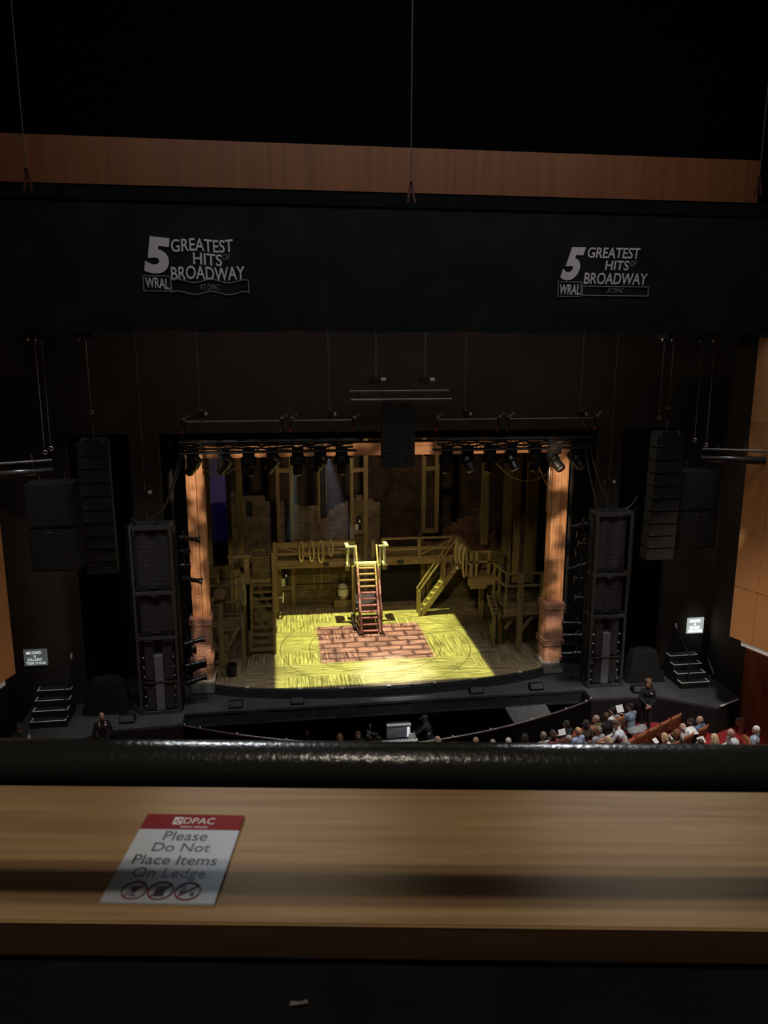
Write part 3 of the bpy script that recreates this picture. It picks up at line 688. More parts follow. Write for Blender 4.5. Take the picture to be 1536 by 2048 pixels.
def tower(side, xa, xb, ya, yb, inner):
    t = thing('speaker_tower', 'tall black steel tower of stacked speakers at %s of stage' % side, 'speaker tower', ((xa+xb)/2, (ya+yb)/2, 0))
    zt = 5.9
    for x in (xa, xb):
        for y in (ya, yb): MB().box(x-.035, x+.035, y-.035, y+.035, 0, zt).build('upright', M['towersteel'], t)
    for z in (.05, 2.45, 3.85, zt-.05):
        r = MB()
        for y in (ya, yb): r.box(xa+.036, xb-.036, y-.03, y+.03, z-.05, z+.05)
        for x in (xa, xb): r.box(x-.03, x+.03, ya+.036, yb-.036, z-.05, z+.05)
        r.build('frame_ring', M['towersteel'], t)
    i0, i1 = xa+.1, xb-.1; xm = (xa+xb)/2
    for z0, n in ((4.05, 12), (2.65, 8)):
        c = MB()
        for k in range(n):
            zz = z0+.14*k
            c.prism([(i0, ya+.45), (i0, ya+.12), (i0+.22, ya+.06), (xm-.05, ya+.13), (xm+.05, ya+.13), (i1-.22, ya+.06), (i1, ya+.12), (i1, ya+.45)], zz, zz+.132)
        s = c.build('ribbed_speaker', M['speaker2'], t)
        MB().box(xm-.1, xm+.1, ya+.04, ya+.06, z0-.06, z0-.03).build('badge', M['metal2'], s)
        MB().box(i0, i1, ya+.08, ya+.5, z0-.14, z0-.005).build('shelf', M['black'], t)
    for s in (-1, 1):
        for z0, z1 in ((.12, 1.02), (1.08, 2.3)):
            a, b = (xm-.4, xm-.13) if s < 0 else (xm+.13, xm+.4)
            MB().bbox(a, b, ya+.06, ya+.4, z0, z1, .015).build('column_speaker', M['speaker2'], t)
            for k in range(3):
                zk = z0+.12+k*.3
                MB().ell((xm+s*.44, ya+.08, zk), (.035, .035, .035), 8, 6).build('knob', M['steel'], t)
    MB().box(xm-.125, xm+.125, ya+.03, ya+.3, .12, 1.86).build('grey_panel', M['greyband'], t)
    MB().box(xa+.04, xb-.04, ya+.01, ya+.03, 1.02, 1.06).build('tie_bar', M['metal2'], t)
    ladder_x = xb if inner > 0 else xa
    m = MB(); m.tube((ladder_x+inner*.08, ya+.1, .1), (ladder_x+inner*.08, ya+.1, 5.6), .025, n=8)
    m.tube((ladder_x+inner*.08, yb-.1, .1), (ladder_x+inner*.08, yb-.1, 5.6), .025, n=8)
    for k in range(14): m.tube((ladder_x+inner*.08, ya+.1, .4+k*.38), (ladder_x+inner*.08, yb-.1, .4+k*.38), .012, n=5)
    m.build('boom_pipe', M['metal'], t)
    ox = xa if inner > 0 else xb
    MB().tube((ox-inner*.1, ya+.05, 3.0), (ox-inner*.1, ya+.05, 6.0), .03, n=8).build('conduit', M['metal'], t)
    return t
tower('left', -4.33, -3.2, 22.42, 22.98, 1)
tower('right', 9.86, 10.98, 22.45, 23.0, -1)
for i, (py, sh) in enumerate(((1076, 0), (1108, 1), (1132, 1), (1160, 0), (1290, 0), (1308, 1), (1334, 0), (1348, 0), (1368, 0))):
    p = at(352, py, 22.7); profile_light((-3.02, 22.7 + (.15 if i%2 else 0), p.z), .25, (.18, -.2, .1, .25, -.15, 0, -.12, -.22, -.2)[i], 'black spotlight on the left tower, %s from the top' % ORD[i], bool(sh), 'left')
for i, (py, sh) in enumerate(((1047, 0), (1073, 1), (1090, 1), (1108, 1), (1128, 0), (1160, 1), (1196, 1), (1250, 0), (1270, 0), (1290, 0), (1305, 0), (1322, 0))):
    p = at(1180, py, 22.7); profile_light((9.68, 22.7 + (.15 if i%2 else 0), p.z), PI-.25, (.25, -.1, -.1, .1, .35, 0, 0, 0, .05, .12, .1, .1)[i], 'black spotlight on the right tower, %s from the top' % ORD[i], bool(sh), 'right')
for side, px, py, tx in (('left', 290, 986, -3.77), ('right', 1218, 965, 10.4)):
    p = at(px, py, 22.7)
    motor((p.x, 22.7, p.z), 'chain hoist hanging above the %s tower' % side, s=.7)
    tag(MB().tube((p.x, 22.7, p.z+.18), (p.x, 22.7, 12.2), .012, n=6).build('hanging_cable', M['cable']), 'long steel cable down to the %s tower hoist' % side, 'cable', 'steel cables hanging from the grid')
    tag(MB().tube((p.x, 22.7, p.z-.1), (p.x, 22.7, 5.95), .01, n=6).build('tower_sling', M['cable']), 'short sling between hoist and the %s tower' % side, 'cable')
def sag(p, q, s, n=16):
    p, q = Vector(p), Vector(q); return [p.lerp(q, t/n) + Vector((0, 0, -s*4*(t/n)*(1-t/n))) for t in range(n+1)]
for k, (a, b, s) in enumerate((((-2.75, 22.65, 7.9), (-3.9, 22.8, 6.0), .5), ((-2.85, 22.75, 7.9), (-4.35, 22.9, 6.05), 1.0))):
    tag(MB().path(sag(a, b, s), .026, 6).build('power_cable', M['blackcable']), 'black cable loop from left truss to left tower, %s one' % ('tighter', 'slacker')[k], 'cable')
for k, (a, b, s) in enumerate((((9.4, 22.65, 7.85), (10.0, 22.8, 5.95), .1), ((9.62, 22.75, 7.85), (11.35, 22.9, 6.3), 1.1))):
    tag(MB().path(sag(a, b, s), .026, 6).build('power_cable', M['blackcable']), 'black cable loop from right truss to right tower, %s one' % ('tighter', 'slacker')[k], 'cable')

# ================================================================== SIDE STAGE PIECES
def projected_sign(side, px, base, e):  # light projected on the wall, put in as glowing panel and letters
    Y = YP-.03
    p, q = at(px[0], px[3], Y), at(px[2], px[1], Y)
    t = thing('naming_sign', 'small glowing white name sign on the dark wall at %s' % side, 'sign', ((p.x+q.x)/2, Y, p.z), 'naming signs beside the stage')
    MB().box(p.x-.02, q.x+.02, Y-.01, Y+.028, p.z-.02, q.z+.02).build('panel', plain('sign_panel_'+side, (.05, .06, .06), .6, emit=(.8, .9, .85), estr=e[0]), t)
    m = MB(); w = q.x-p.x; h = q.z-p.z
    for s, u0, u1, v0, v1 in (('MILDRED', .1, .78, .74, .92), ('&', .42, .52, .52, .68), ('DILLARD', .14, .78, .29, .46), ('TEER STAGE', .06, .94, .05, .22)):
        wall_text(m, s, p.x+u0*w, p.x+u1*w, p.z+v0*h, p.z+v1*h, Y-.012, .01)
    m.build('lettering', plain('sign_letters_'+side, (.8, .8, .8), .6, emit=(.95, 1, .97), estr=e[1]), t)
projected_sign('left', (51, 1299, 92, 1331), 0, (.07, .55))
projected_sign('right', (1374, 1236, 1407, 1266), 0, (.5, 4.0))
def step_unit(side, x0, x1, handrail_x):
    t = thing('step_unit', 'black step unit with white edged treads at %s of stage' % side, 'steps', ((x0+x1)/2, 22.3, 0), 'step units beside the stage')
    for k in range(4):
        y = 21.95+.28*k; z = .2*(k+1)
        s = MB().box(x0, x1, y, 23.1, z-.199 if k == 0 else z-.199, z).build('tread', M['black'], t)
        MB().box(x0, x1, y-.012, y+.03, z+.001, z+.012).box(x0-.001, x0+.035, y+.031, y+.27, z+.001, z+.012).box(x1-.035, x1+.001, y+.031, y+.27, z+.001, z+.012).build('edge_tape', M['whitetape'], s)
    x = handrail_x
    hr = MB().tube((x, 22.0, 0), (x, 22.0, 1.1), .022).tube((x, 23.0, .6), (x, 23.0, 1.75), .022).tube((x, 21.98, 1.1), (x, 23.0, 1.75), .022).build('handrail', M['black'], t)
    MB().tube((x, 22.95, 1.7), (x, 23.05, 1.86), .028).build('rail_tip', M['whitetape'], hr)
step_unit('left', -7.42, -6.42, -6.4); step_unit('right', 12.84, 13.84, 13.1)
def draped(side, x0, x1):
    m = MB(); nx, ny = 18, 12; top = 1.05
    for j in range(ny+1):
        for i in range(nx+1):
            u = i/nx*2-1; v = j/ny*2-1
            d = max(abs(u), abs(v)); z = top*(1-max(0, (d-.62))/.38) + .03*math.sin(7*u+3*v) ; z = max(z, .002)
            fl = 1 + .04*math.sin(9*u*v+4*u)
            m.v.append(Vector(((x0+x1)/2+u*(x1-x0)/2*fl, 22.95+v*.4*fl, z)))
    for j in range(ny):
        for i in range(nx): a = j*(nx+1)+i; m.f.append([a, a+1, a+nx+2, a+nx+1])
    tag(m.build('draped_equipment', M['mask'], None, True), 'equipment under a black cloth beside the %s tower' % side, 'covered equipment', 'covered equipment beside the towers')
draped('left', -6.1, -4.75); draped('right', 11.3, 12.6)
for i, (a, b, y) in enumerate(((-4.91, -4.47, 21.9), (-1.75, -1.33, 22.45), (.15, .57, 22.45), (5.9, 6.35, 22.45), (7.91, 8.37, 22.45), (11.15, 11.6, 21.8))):
    where = ('on the left wing near the usher', 'leftmost along the stage front', 'second along the stage front', 'third along the stage front', 'rightmost along the stage front', 'on the right wing behind the usher')[i]
    t = thing('floor_monitor', 'low black wedge speaker %s' % where, 'speaker', ((a+b)/2, y+.1, 0), 'low monitors along the stage edge')
    MB().prism([(y, .005), (y+.3, .005), (y+.26, .2), (y+.1, .21), (y, .06)], a, b, 'YZ').build('cabinet', M['speaker'], t)
    MB().prism([(y+.005, .068), (y+.095, .205), (y+.09, .215), (y-.005, .075)], a+.03, b-.03, 'YZ').build('grille', M['speaker2'], t)
g = thing('wing_edge_rail', 'short black guard rail by the right wall on the wing', 'rail', (14.1, 22.4, 0))
MB().tube((13.95, 22.0, .02), (13.95, 22.0, .55), .02).tube((14.25, 22.8, .02), (14.25, 22.8, .55), .02).build('post', M['metal'], g)
MB().tube((13.85, 21.8, .55), (14.3, 22.95, .62), .02).build('top_rail', M['metal2'], g)
for side in (1, -1):
    a, b = Vector((13.45, 20.62, .004)), Vector((14.3, 21.02, .004))
    if side < 0: continue
    tag(MB().beam(a, b, .07, .006).build('edge_tape', M['whitetape']), 'white tape strip along the right wing corner', 'tape')

# ================================================================== PORTAL OF THE SET
def portal_column(side, x0, x1, px0, px1):
    t = thing('portal_column', 'rust-brown timber column on a brick pier, %s of the set' % side, 'column', ((x0+x1)/2, 24.2, 0))
    xm = x0+(x1-x0)*.56
    MB().bbox(x0, xm-.006, 24.0, 24.45, 2.5, 7.6, .012).build('timber', M['portal'], t)
    MB().bbox(xm+.006, x1, 24.02, 24.45, 2.5, 7.6, .012).build('timber', M['portal'], t)
    MB().box(xm-.006, xm+.006, 24.06, 24.4, 2.5, 7.6).build('joint', M['black'], t)
    tk = MB()
    for k in range(40): tk.box(xm-.1-.03*(k%3), xm-.05, 23.985, 23.9995, 2.7+k*.12, 2.72+k*.12)
    tk.build('notches', plain('notch_pale', (.45, .3, .22), .8), t)
    MB().bbox(px0+.02, px1-.02, 23.72, 24.5, .45, 2.3, .015).build('brick_pier', M['brick'], t)
    MB().bbox(px0-.03, px1+.03, 23.68, 24.52, 2.3, 2.5, .015).build('pier_cap', M['brick'], t)
    MB().bbox(px0-.035, px1+.035, 23.67, 24.53, 1.0, 1.22, .012).build('brick_course', M['brick'], t)
    MB().bbox(px0-.05, px1+.05, 23.64, 24.55, .0, .45, .04).build('stone_base', M['stone'], t)
portal_column('left', -2.87, -2.32, -2.95, -2.3); portal_column('right', 8.9, 9.45, 8.78, 9.43)
bm_ = thing('header_beam', 'rust-brown timber beam across the top of the set', 'beam', (CX, 24.2, 7.6))
for a, b in ((-2.87, 1.1), (1.11, 5.2), (5.21, 9.45)): MB().bbox(a, b, 24.0, 24.5, 7.602, 8.02, .012).build('timber', M['portalx'], bm_)
t = thing('corner_bracket', 'timber brace and iron hook at the right column top', 'bracket', (8.85, 24.2, 6.6))
MB().beam((8.87, 24.15, 6.3), (8.2, 24.15, 7.57), .05, .07, (0,1,0)).build('brace', M['portal'], t)
MB().box(8.8, 8.88, 24.05, 24.25, 5.6, 7.0).build('wall_plate', M['portal'], t)
MB().path([(8.78, 24.02, 7.1), (8.76, 23.97, 6.4), (8.8, 23.95, 5.9), (8.84, 23.93, 5.75), (8.8, 23.93, 5.68)], .025, 6).build('hook', M['steel'], t)
tag(MB().path(sag((6.75, 24.3, 7.62), (8.82, 24.3, 6.85), .55), .022, 6).build('swag_rope', M['rope']), 'rope swag drooping from the beam to the right column', 'rope')
tag(MB().path(sag((-1.05, 24.3, 7.62), (-2.3, 24.3, 7.2), .35), .016, 6).build('swag_rope', M['rope']), 'dark rope swag under the beam by the left column', 'rope')

# ================================================================== UPSTAGE SCENERY
YB = 33.0
def ruin_poly(pts, zbase=.301): # pts in pixels left to right at YB
    w = [(at(x, y, YB).x, at(x, y, YB).z) for x, y in pts]
    out = [(w[0][0], zbase)]
    rnd = random.Random(3)
    for i in range(len(w)-1):
        (xa, za), (xb, zb) = w[i], w[i+1]; n = max(1, int((xb-xa)/.22))
        for k in range(n):
            x = xa+(xb-xa)*k/n; z = za+(zb-za)*k/n; z = round((z+rnd.uniform(-.05,.05))/.085)*.085
            out += [(x, z), (xa+(xb-xa)*(k+1)/n-.001, z)]
    out += [(w[-1][0], zbase)]
    return out
ru = thing('ruined_wall', 'ruined brown brick wall with broken top, left and centre of the set', 'wall', (1.5, YB, .3))
poly = ruin_poly([(455,984),(478,993),(515,993),(530,1002),(545,1007),(562,1002),(585,1014),(640,1013),(652,1020),(668,1014),(690,1006),(712,992),(733,998),(760,1015)])
mb = MB()
for k in range(1, len(poly)-2, 2):
    (x0, z0), (x1, z1) = poly[k], poly[k+1]
    if x1-x0 < .01: continue
    mb.box(x0, x1, YB, YB+.3, .301, z0)
mb.build('brickwork', M['ruin'], ru)
p = at(499, 1018, YB-.02); pts = [(p.x-.13, 4.35), (p.x+.13, 4.35), (p.x+.13, 5.0), (p.x+.08, 5.1), (p.x-.08, 5.1), (p.x-.13, 5.0)]
pz = at(499, 1033, YB).z; qz = at(499, 1002, YB).z
MB().prism([(p.x-.13, pz), (p.x+.13, pz), (p.x+.13, qz-.12), (p.x+.06, qz), (p.x-.06, qz), (p.x-.13, qz-.12)], YB-.02, YB-.004, 'XZ').build('window_slit', M['mask'], ru)
r2 = thing('ruined_wall', 'ruined reddish brick wall stepping up at right of the set', 'wall', (8.5, YB, .3))
poly = ruin_poly([(838,1066),(880,1060),(905,1045),(930,1035),(945,1020),(962,1012),(972,1016),(978,1068),(1000,1055),(1020,1040),(1040,1030),(1075,1030)])
mb = MB()
for k in range(1, len(poly)-2, 2):
    (x0, z0), (x1, z1) = poly[k], poly[k+1]
    if x1-x0 < .01: continue
    mb.box(x0, x1, YB, YB+.3, .301, z0)
mb.build('brickwork', brick('ruin_brick_red', (.2, .1, .065), (.26, .14, .09), (.09, .06, .05), .3, .085, .014, worn=.75), r2)
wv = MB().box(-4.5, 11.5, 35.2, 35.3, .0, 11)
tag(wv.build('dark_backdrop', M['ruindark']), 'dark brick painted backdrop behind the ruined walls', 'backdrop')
p0, p1 = at(418, 1000, 34), at(452, 1000, 34)
tag(MB().box(p0.x-.3, p1.x, 34.2, 34.25, 2.4, 9.5).build('sky_panel', plain('sky_cloth', (.2, .18, .45), .9, var=.15, scale=2)), 'tall violet-lit cloth behind the left side posts', 'backdrop')
# black legs masking the wings inside the set
for k, (x0, x1, y, z0) in enumerate(((-3.6, -2.75, 25.3, 0), (9.62, 10.8, 25.3, 0))):
    tag(MB().box(x0, x1, y, y+.08, z0+.002, 9.8).build('masking_curtain', M['mask']), 'tall black masking curtain behind the %s column' % ('left', 'right')[k], 'curtain')
tag(MB().box(-3.6, 10.8, 25.0, 25.08, 8.03, 9.8).build('masking_border', M['mask']), 'black border curtain above the header beam', 'curtain')
# tall timber uprights
ZT = 9.4
def post_pair(name_label, pa, pb, Y, ybot, cross_px, lintel=None):
    xa0, xa1 = at(pa[0], 950, Y).x, at(pa[1], 950, Y).x; xb0, xb1 = at(pb[0], 950, Y).x, at(pb[1], 950, Y).x
    zb = at(pa[0], ybot, Y).z if ybot else .301
    t = thing('timber_gantry', name_label, 'timber frame', ((xa0+xb1)/2, Y, max(zb, .3)), 'tall timber frames at the back of the set')
    MB().bbox(xa0, xa1, Y, Y+.25, zb, ZT, .01).build('upright', M['tz'], t); MB().bbox(xb0, xb1, Y, Y+.25, zb, ZT, .01).build('upright', M['tz'], t)
    for c in cross_px:
        z = at(pa[0], c, Y).z; MB().bbox(xa1-.01, xb0+.01, Y+.03, Y+.2, z-.09, z+.09, .01).build('crosspiece', M['tx'], t)
    return t, xa1, xb0
post_pair('twin post timber frame with crosspiece, left of centre', (551,558), (578,586), 32.5, 0, (942,))
t, a, b = post_pair('twin post frame holding a lantern niche, at centre', (700,707), (727,736), 32.3, 0, (941, 1066))
MB().box(a, b, 32.42, 32.46, .4, at(700,1066,32.3).z-.1).build('door_panel', M['plankwall'], t)
MB().box(a, b, 32.42, 32.46, at(700,1064,32.3).z, at(700,1000,32.3).z).build('niche_panel', M['plankwall'], t)
post_pair('twin post timber frame with crosspiece, right of centre', (845,852), (871,879), 32.5, 1066, (938, 1063))
def niche(px, py0, py1, Y, label):
    p, q = at(px, py1, Y), at(px, py0, Y); w = .13
    t = thing('lantern_niche', label, 'lantern', (p.x, Y, p.z), 'lantern niches')
    h = q.z-p.z; zm = p.z+h*.45
    MB().prism([(p.x-w, zm), (p.x+w, zm), (p.x+w, q.z-.13), (p.x+w*.6, q.z-.03), (p.x, q.z), (p.x-w*.6, q.z-.03), (p.x-w, q.z-.13)], Y-.012, Y-.002, 'XZ').build('arch_recess', M['mask'], t)
    MB().box(p.x-w*.2, p.x+w*.9, Y-.012, Y-.002, p.z, zm-.06).build('slot', M['mask'], t)
    MB().box(p.x-w-.05, p.x+w*-.25, Y-.02, Y-.002, p.z-.02, zm-.05).build('sill_block', M['pale'], t)
    l = MB().lathe([(.02,.0),(.05,.02),(.05,.12),(.02,.16)], (p.x+.02, Y-.05, zm+.05), 8).build('lamp_body', M['metal2'], t)
    MB().ell((p.x+.02, Y-.1, zm+.1), (.03, .03, .045), 8, 6).build('glass', plain('lantern_glass_%d' % px, (.7, .6, .4), .2, emit=(1, .85, .5), estr=.25), l)
niche(718, 1030, 1060, 32.42, 'arched lantern niche high between the centre posts')
def single_post(px0, px1, ytop, ybot, Y, label):
    a, b = at(px0, 1000, Y).x, at(px1, 1000, Y).x; z = at(px0, ybot, Y).z if ybot else .301
    o = MB().bbox(a, b, Y, Y+.2, z, ZT, .012).build('timber_post', M['tz'])
    o.location = (0,0,0); tag(o, label, 'post', 'tall single timber posts')
single_post(404, 420, 0, 0, 29.5, 'dim tall post right beside the left portal column')
single_post(452, 461, 0, 0, 31.0, 'tall timber post left of the violet cloth gap, thinner one')
single_post(473, 485, 0, 0, 30.6, 'tall timber post standing left of the ruined window slit')
single_post(964, 978, 0, 1090, 31.8, 'tall timber post left of the stepped red ruin')
single_post(1007, 1026, 0, 0, 32.6, 'dim wide post between the red ruin steps')
single_post(1031, 1043, 0, 1165, 28.4, 'tall timber post above the right platform, left one')
single_post(1055, 1072, 0, 1165, 28.2, 'broad timber post above the right platform, right one')
single_post(1075, 1079, 0, 0, 29.6, 'thin upright batten right of the broad platform post')
for i, (px, py) in enumerate(((637, 1050), (640, 1045), (653, 1010))):
    p = at(px, py, 31.6)
    tag(MB().tube((p.x, 31.6, p.z), (p.x+.02, 31.6, 9.3), .012, n=5).build('hanging_rope', M['rope']), 'thin rope falling in front of the brick ruin, %s from left' % ORD[i], 'rope', 'thin ropes before the ruin')
pd = at(646, 965, 32.8)
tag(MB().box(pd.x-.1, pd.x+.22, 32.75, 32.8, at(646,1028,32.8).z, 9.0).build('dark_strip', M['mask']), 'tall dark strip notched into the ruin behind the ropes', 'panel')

# ---- gallery left of centre
YG = 29.3
gl = thing('gallery_left', 'timber gallery with coiled ropes on its rail, left of stair', 'gallery', (1.3, YG, .3))
gl.name = 'timber_gallery'
GX0, GX1 = -.28, 2.9; GZ = 2.72
MB().bbox(GX0-.09, GX0+.09, YG-.06, YG+.12, .301, 3.56, .012).build('corner_post', M['tz'], gl)
MB().bbox(GX0+.1, GX1, YG-.03, YG+.12, 3.3, 3.52, .012).build('top_rail', M['tx'], gl)
MB().bbox(GX0+.1, GX1, YG, YG+.08, 3.0, 3.1, .01).build('mid_rail', M['tx'], gl)
MB().beam((GX0+.1, YG+.06, 3.33), (.75, YG+.06, 3.08), .06, .08).beam((.75, YG+.06, 2.98), (1.7, YG+.06, 2.75), .06, .08).build('brace', M['tx'], gl)
for x in (GX1-.06, 2.55): MB().bbox(x-.05, x+.05, YG, YG+.12, 2.74, 3.54, .01).build('baluster', M['tz'], gl)
MB().bbox(GX0+.1, GX1+.25, YG, YG+.2, 2.45, GZ-.001, .012).build('edge_beam', M['tx'], gl)
MB().box(GX0+.05, GX1+.2, YG+.02, 31.0, GZ, GZ+.05).build('deck', M['tx'], gl)
MB().bbox(1.62, 1.84, YG-.02, YG-.001, 2.5, 2.66, .01).build('dark_plate', M['black'], gl)
# wall under the gallery
uw = thing('under_gallery_wall', 'plank wall with lantern door under the left timber gallery', 'wall', (1.3, 31.1, .3))
MB().box(GX0-.1, 2.95, 31.05, 31.2, .301, 2.34).build('plank_face', M['plankwall'], uw)
for px0, px1 in ((557, 563), (583, 590)):
    a, b = at(px0, 1170, 31).x, at(px1, 1170, 31).x; MB().box(a, b, 30.98, 31.049, .301, 2.44).build('door_post', M['tz'], uw)
za = at(570, 1176, 31).z
MB().box(at(563,1170,31).x, at(583,1170,31).x, 30.99, 31.049, za-.08, za+.08).build('door_rail', M['tx'], uw)
a = at(590, 1170, 31).x
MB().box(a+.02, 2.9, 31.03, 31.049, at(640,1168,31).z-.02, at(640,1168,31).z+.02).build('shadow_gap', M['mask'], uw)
for i, px in enumerate((628, 643, 660)):
    p, q = at(px, 1172, 30.9), at(px, 1130, 30.9)
    tag(MB().tube(p, q, .01, n=5).path([p, p+Vector((-.06,-.02,-.12)), p+Vector((.05,-.02,-.12)), p], .01, 5).build('hanging_rope', M['rope']), 'thin rope with loop hanging on plank wall, %s from left' % ORD[i], 'rope', 'thin ropes on the plank wall')
niche(572, 1135, 1171, 31.0, 'arched lantern niche in the plank wall under gallery')
# coils of rope on the gallery rail
def coil(x, y, z, w, h, label, n=2):
    m = MB(); rnd = random.Random(int(x*100))
    for k in range(n):
        dx = rnd.uniform(-.02,.02)
        m.path([(x+dx+(w/2-k*.02)*math.sin(a)*(1-.15*math.cos(a)), y-.03*k+.01*math.sin(3*a), z-h/2+(h/2-k*.015)*math.cos(a)) for a in [2*PI*i/22 for i in range(22)]], .02, 6, True)
    m.tube((x, y+.05, z-.03), (x, y-.08, z-.03), .018)
    tag(m.build('rope_coil', M['rope']), label, 'rope', 'rope coils on the gallery rail')
for i, (px, y0, y1, w) in enumerate(((602, 1082, 1124, .2), (622, 1081, 1124, .22), (641, 1081, 1126, .23), (661, 1079, 1113, .18))):
    p, q = at(px, y0, YG+.32), at(px, y1, YG+.32)
    coil(p.x, YG+.32, p.z, w, p.z-q.z, 'coil of rope on the gallery rail, %s from the left' % ORD[i], 3)
# ---- centre stair tower
cs = thing('centre_stair', 'steep red-brown stair with handrails at stage centre', 'stair', (3.27, 28, .3))
SX0, SX1 = 2.93, 3.62
for i in range(11):
    f = i/11; y = 27.45+f*1.5+.02; z = .3+2.3*(i+1)/11-.1
    MB().bbox(SX0+.05, SX1-.05, y-.02, y+.2, z-.025, z+.02, .006).build('tread', M['stair'], cs)
for x in (SX0, SX1):
    MB().beam((x, 27.42, .36), (x, 28.98, 2.58), .06, .17).build('stringer', M['stair'], cs)
    MB().beam((x+(-.06 if x == SX0 else .06), 27.4, 1.22), (x+(-.06 if x == SX0 else .06), 29.0, 3.4), .06, .08).build('handrail', M['stair'], cs)
    MB().box(x+(-.09 if x == SX0 else .03), x+(-.03 if x == SX0 else .09), 27.38, 27.46, .301, 1.26).build('newel', M['stair'], cs)
    for k in (1, 2, 3):
        yy = 27.4+.4*k; zz = 1.22+(2.18/1.6)*.4*k
        MB().box(x+(-.08 if x == SX0 else .04), x+(-.04 if x == SX0 else .08), yy-.02, yy+.02, zz-.9, zz-.04).build('baluster', M['stair'], cs)
MB().box(SX0-.1, SX1+.1, 28.98, 29.28, 2.56, 2.66).build('landing', M['pale'], cs)
for s, x0, x1 in ((-1, 2.44, 2.84), (1, 3.72, 4.1)):
    xo = x0 if s < 0 else x1
    MB().box(min(xo, xo-s*.17), max(xo, xo-s*.17), 28.8, 29.28, 2.6, 2.66).build('side_landing', M['pale'], cs)
    MB().box(min(xo, xo-s*.14), max(xo, xo-s*.14), 28.66, 29.2, 3.42, 3.47).box(x0, x1, 28.58, 28.7, 3.42, 3.47).build('rail_cap', M['pale'], cs)
    for yy, xx in ((28.7, xo-s*.12), (29.15, xo-s*.1), (28.64, (x1-.06 if s < 0 else x0+.06))): MB().box(xx-.025, xx+.025, yy-.025, yy+.025, 2.661, 3.42).build('baluster', M['pale'], cs)
    MB().bbox(min(xo, xo-s*.17), max(xo, xo-s*.17), 28.95, 29.2, 2.38, 2.59, .01).build('bracket', M['tx'], cs)
for x in (2.78, 3.78): MB().bbox(x-.07, x+.07, 29.0, 29.14, .301, 2.55, .01).build('support_post', M['tz'], cs)
MB().beam((2.72, 28.9, .5), (2.72, 27.9, .32), .1, .25).build('base_block', M['black'], cs)
for p in ((2.66, 28.7, .72), (2.8, 28.0, 1.15)):
    MB().ell(p, (.05, .05, .05), 10, 8).tube(p, Vector(p)+Vector((.1,0,0)), .025).build('caster', M['steel'], cs)
MB().path([(2.8+.06*math.sin(a), 27.9+.03*math.cos(a), .75+.14*math.cos(a)) for a in [k*PI/6 for k in range(12)]], .018, 5, True).build('rope_loop', M['rope'], cs)
# ---- gallery right of centre
g2 = thing('timber_gallery', 'timber gallery rail right of the centre stair', 'gallery', (5.5, YG, .3))
A, B = 4.0, 7.02
MB().bbox(A-.1, B, YG-.03, YG+.1, 3.5, 3.58, .01).build('top_rail', M['tx'], g2)
MB().bbox(A-.05, B, YG, YG+.07, 3.05, 3.15, .01).build('mid_rail', M['tx'], g2)
for px in (745, 764, 838, 911):
    x = at(px, 1090, YG).x; MB().bbox(x-.06, x+.06, YG-.02, YG+.1, 2.74, 3.5, .01).build('baluster', M['tz'], g2)
x0 = at(842, 1110, YG).x; MB().beam((x0, YG+.1, 2.82), (6.85, YG+.1, 3.45), .05, .09).build('brace', M['tx'], g2)
MB().bbox(A-.1, B, YG, YG+.2, 2.45, GZ-.001, .012).build('edge_beam', M['tx'], g2)
MB().box(A-.1, 7.3, YG+.02, 31.0, GZ, GZ+.05).build('deck', M['tx'], g2)
MB().box(4.55, 4.8, YG-.02, YG-.001, 2.5, 2.66).build('dark_plate', M['black'], g2)
for px in (846, 858):
    x = at(px, 1150, 30.6).x; MB().bbox(x-.1, x+.1, 30.6, 30.8, .301, 2.71, .01).build('support_post', M['tz'], g2)
tag(MB().box(3.9, 5.95, 31.2, 31.25, .301, 2.34).build('dark_opening_sheet', M['mask']), 'black cloth filling the opening under the right gallery', 'curtain')  # black sheet put in for the darkness of the opening
tag(MB().box(5.96, 9.55, 31.3, 31.4, .301, 2.34).build('plank_flat', M['plankwall']), 'dim plank wall behind the slanting stair', 'wall')
for o in (gl, g2): o.location += Vector((.02 if o is gl else .08, .4, -.1))
# ---- slanting stair right of centre
rs = thing('slanting_stair', 'yellow-lit open stair slanting up to the right gallery', 'stair', (6.2, 29.5, .3))
y0, y1 = 29.2, 29.66
for i in range(10):
    x = 5.5+i*.155; z = .3+.235*(i+1)-.06
    MB().box(x, x+.2, y0+.03, y1-.03, z-.03, z).build('tread', M['tx'], rs)
    MB().box(x+.17, x+.185, y0+.03, y1-.03, z+.001, z+.19).build('riser', M['tx'], rs)
for y in (y0, y1):
    MB().beam((5.5, y, .3), (7.1, y, 2.5), .05, .2).build('stringer', M['tx'], rs)
    MB().beam((5.42, y-.02, 1.33), (6.95, y-.02, 3.55), .06, .06).build('handrail', M['tx'], rs)
    MB().bbox(5.42, 5.51, y-.06, y+.04, .301, 1.38, .008).build('newel', M['tz'], rs)
    MB().bbox(6.4, 6.5, y-.06, y+.04, 1.62, 2.85, .008).build('baluster', M['tz'], rs)
